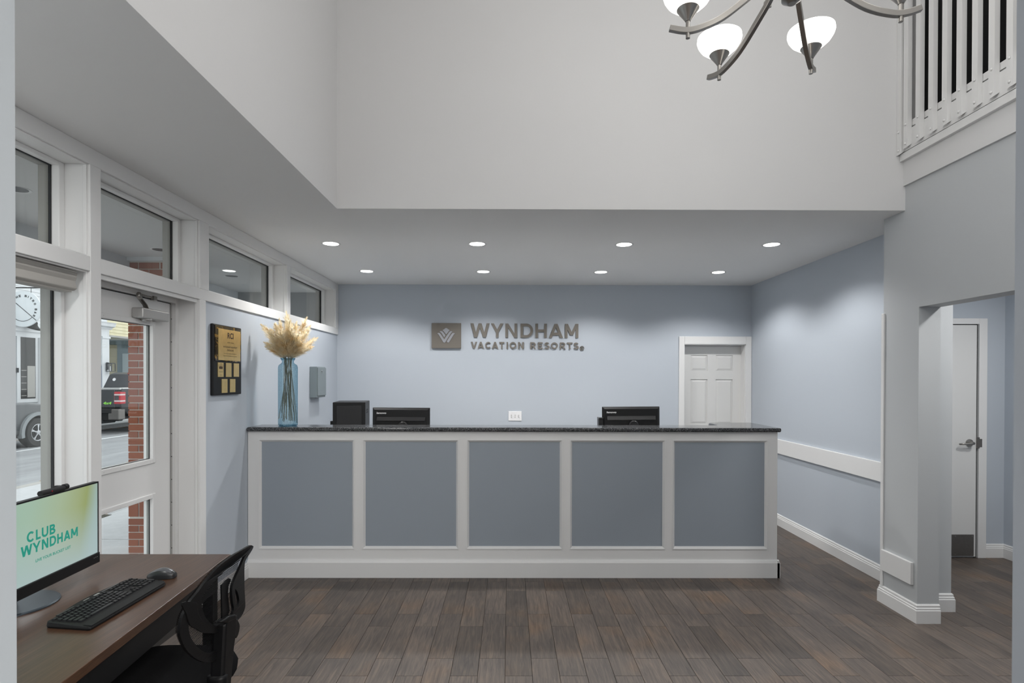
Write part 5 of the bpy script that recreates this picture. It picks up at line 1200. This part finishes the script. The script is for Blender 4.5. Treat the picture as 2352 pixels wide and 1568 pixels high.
mb.box(-16.89, -16.65, 23.49, 23.73, 2.22, 2.25).box(-16.89, -16.65, 23.49, 23.73, 1.89, 1.91)
mb.build('frame', 'black', lb); B(-16.93, -16.88, 23.56, 23.66, 1.97, 2.28).build('back_plate', 'black', lb); MB().lathe([(.03, 1.91), (.03, 2.12)], (-16.77, 23.61, 0), 12).build('lamp', 'whiteflat', lb)

sgn = thing('blade_sign', (-16.2, 18.6, 4.6), 'round white hanging shop sign with black lettering across the street', 'sign')
SC, SR = Vector((-16.085, 18.60, 3.90)), .595
MB().lathe([(SR-.02, 0), (SR, .006), (SR, .05), (SR-.02, .056)], tuple(SC+Vector((0, .03, 0))), 56, (0, -1, 0)).build('board', 'signwhite', sgn, smooth=True, auto=True)
MB().tube([(-16.98, 18.6, 4.60), (-15.30, 18.6, 4.60)], .02, 8).build('bracket_bar', 'black', sgn)
for x in (-16.45, -15.83):
    MB().tube([(x, 18.6, 4.60), (x, 18.6, 4.36)], .008, 6).build('chain', 'black', sgn)
X_, Z_ = Vector((1, 0, 0)), Vector((0, 0, 1)); SF = SC+Vector((0, -.0265, 0)); mb = MB()
for ch_, a in zip('THENITROBAR', (131, 117, 103, 77, 65, 52, 37, 22, -3, -17, -32)):
    d_ = Vector((math.cos(R(a)), 0, math.sin(R(a)))); tx = Vector((math.sin(R(a)), 0, -math.cos(R(a))))
    w_ = .024 if ch_ == 'I' else .066
    letter(mb, ch_, SF, tx, d_, -w_/2, .665*SR-.0, w_, .075, .018, .004)
mb.build('lettering', 'signink', sgn)
mb = MB(); a_, b_ = Vector((-.55*SR, .46*SR)), Vector((.74*SR, -.64*SR)); n_ = (b_-a_).orthogonal().normalized()*.010
mb.prism([tuple(a_+n_), tuple(a_-n_), tuple(b_-n_), tuple(b_+n_)], SF, X_, Z_, .004)
for p in arc(0, 0, .71*SR, .70*SR, -142, -40, .016, 22): mb.prism(p, SF, X_, Z_, .004)
mb.build('emblem_lines', 'signink', sgn)
bl = thing('barn_lamp', (-16.7, 19.62, 3.4), 'black gooseneck barn lamp beside the round sign', 'lamp')
MB().lathe([(.20, 0), (.10, .10), (.055, .16), (.05, .22), (.02, .26)], (-16.60, 19.62, 3.33), 20, (.35, 0, 1)).build('lamp_shade', 'black', bl, smooth=True)
MB().tube([(-16.52, 19.62, 3.58), (-16.52, 19.62, 3.69), (-16.62, 19.62, 3.77), (-16.96, 19.62, 3.69)], .016, 8).build('gooseneck', 'black', bl)

yb = thing('yellow_building', (-20, 30, 0), 'pale yellow clapboard building beyond the white shop', 'building')
B(-27, -17.3, 24.0, 42, 3.42, 9).build('upper_wall', 'yellow', yb)
for k in range(26):
    MB().prism([(0, 0), (.03, 0), (.008, .137), (0, .137)], (-17.3, 24.0, 3.46+.14*k), (1, 0, 0), (0, 0, 1), -12).build('clapboard', 'yellow', yb)
B(-17.34, -17.1, 24.0, 40, 3.38, 3.46).build('gutter', 'extframe', yb)
B(-27, -17.0, 26.0, 26.2, -.02, 3.42).build('porch_end_wall', 'yellow', yb)
for k in range(23):
    MB().prism([(0, 0), (.03, 0), (.008, .132), (0, .132)], (-18.14, 26.0, .05+.135*k), (0, -1, 0), (0, 0, 1), -4).build('clapboard', 'yellow', yb) if False else B(-22, -18.14, 25.975, 26.0, .05+.135*k, .05+.135*k+.122).build('clapboard', 'yellow', yb)
B(-22, -16.9, 25.80, 26.0, 3.16, 3.40).build('porch_beam', 'greyblue', yb); B(-22, -16.9, 25.75, 26.0, 3.36, 3.43).build('beam_cap', 'siding', yb)
B(-18.12, -16.9, 25.93, 26.0, 0, 3.16).build('shutter_panel', 'greyblue', yb); B(-17.86, -16.9, 25.90, 25.96, 0, 2.75).build('shutter_panel', 'palegrey', yb)
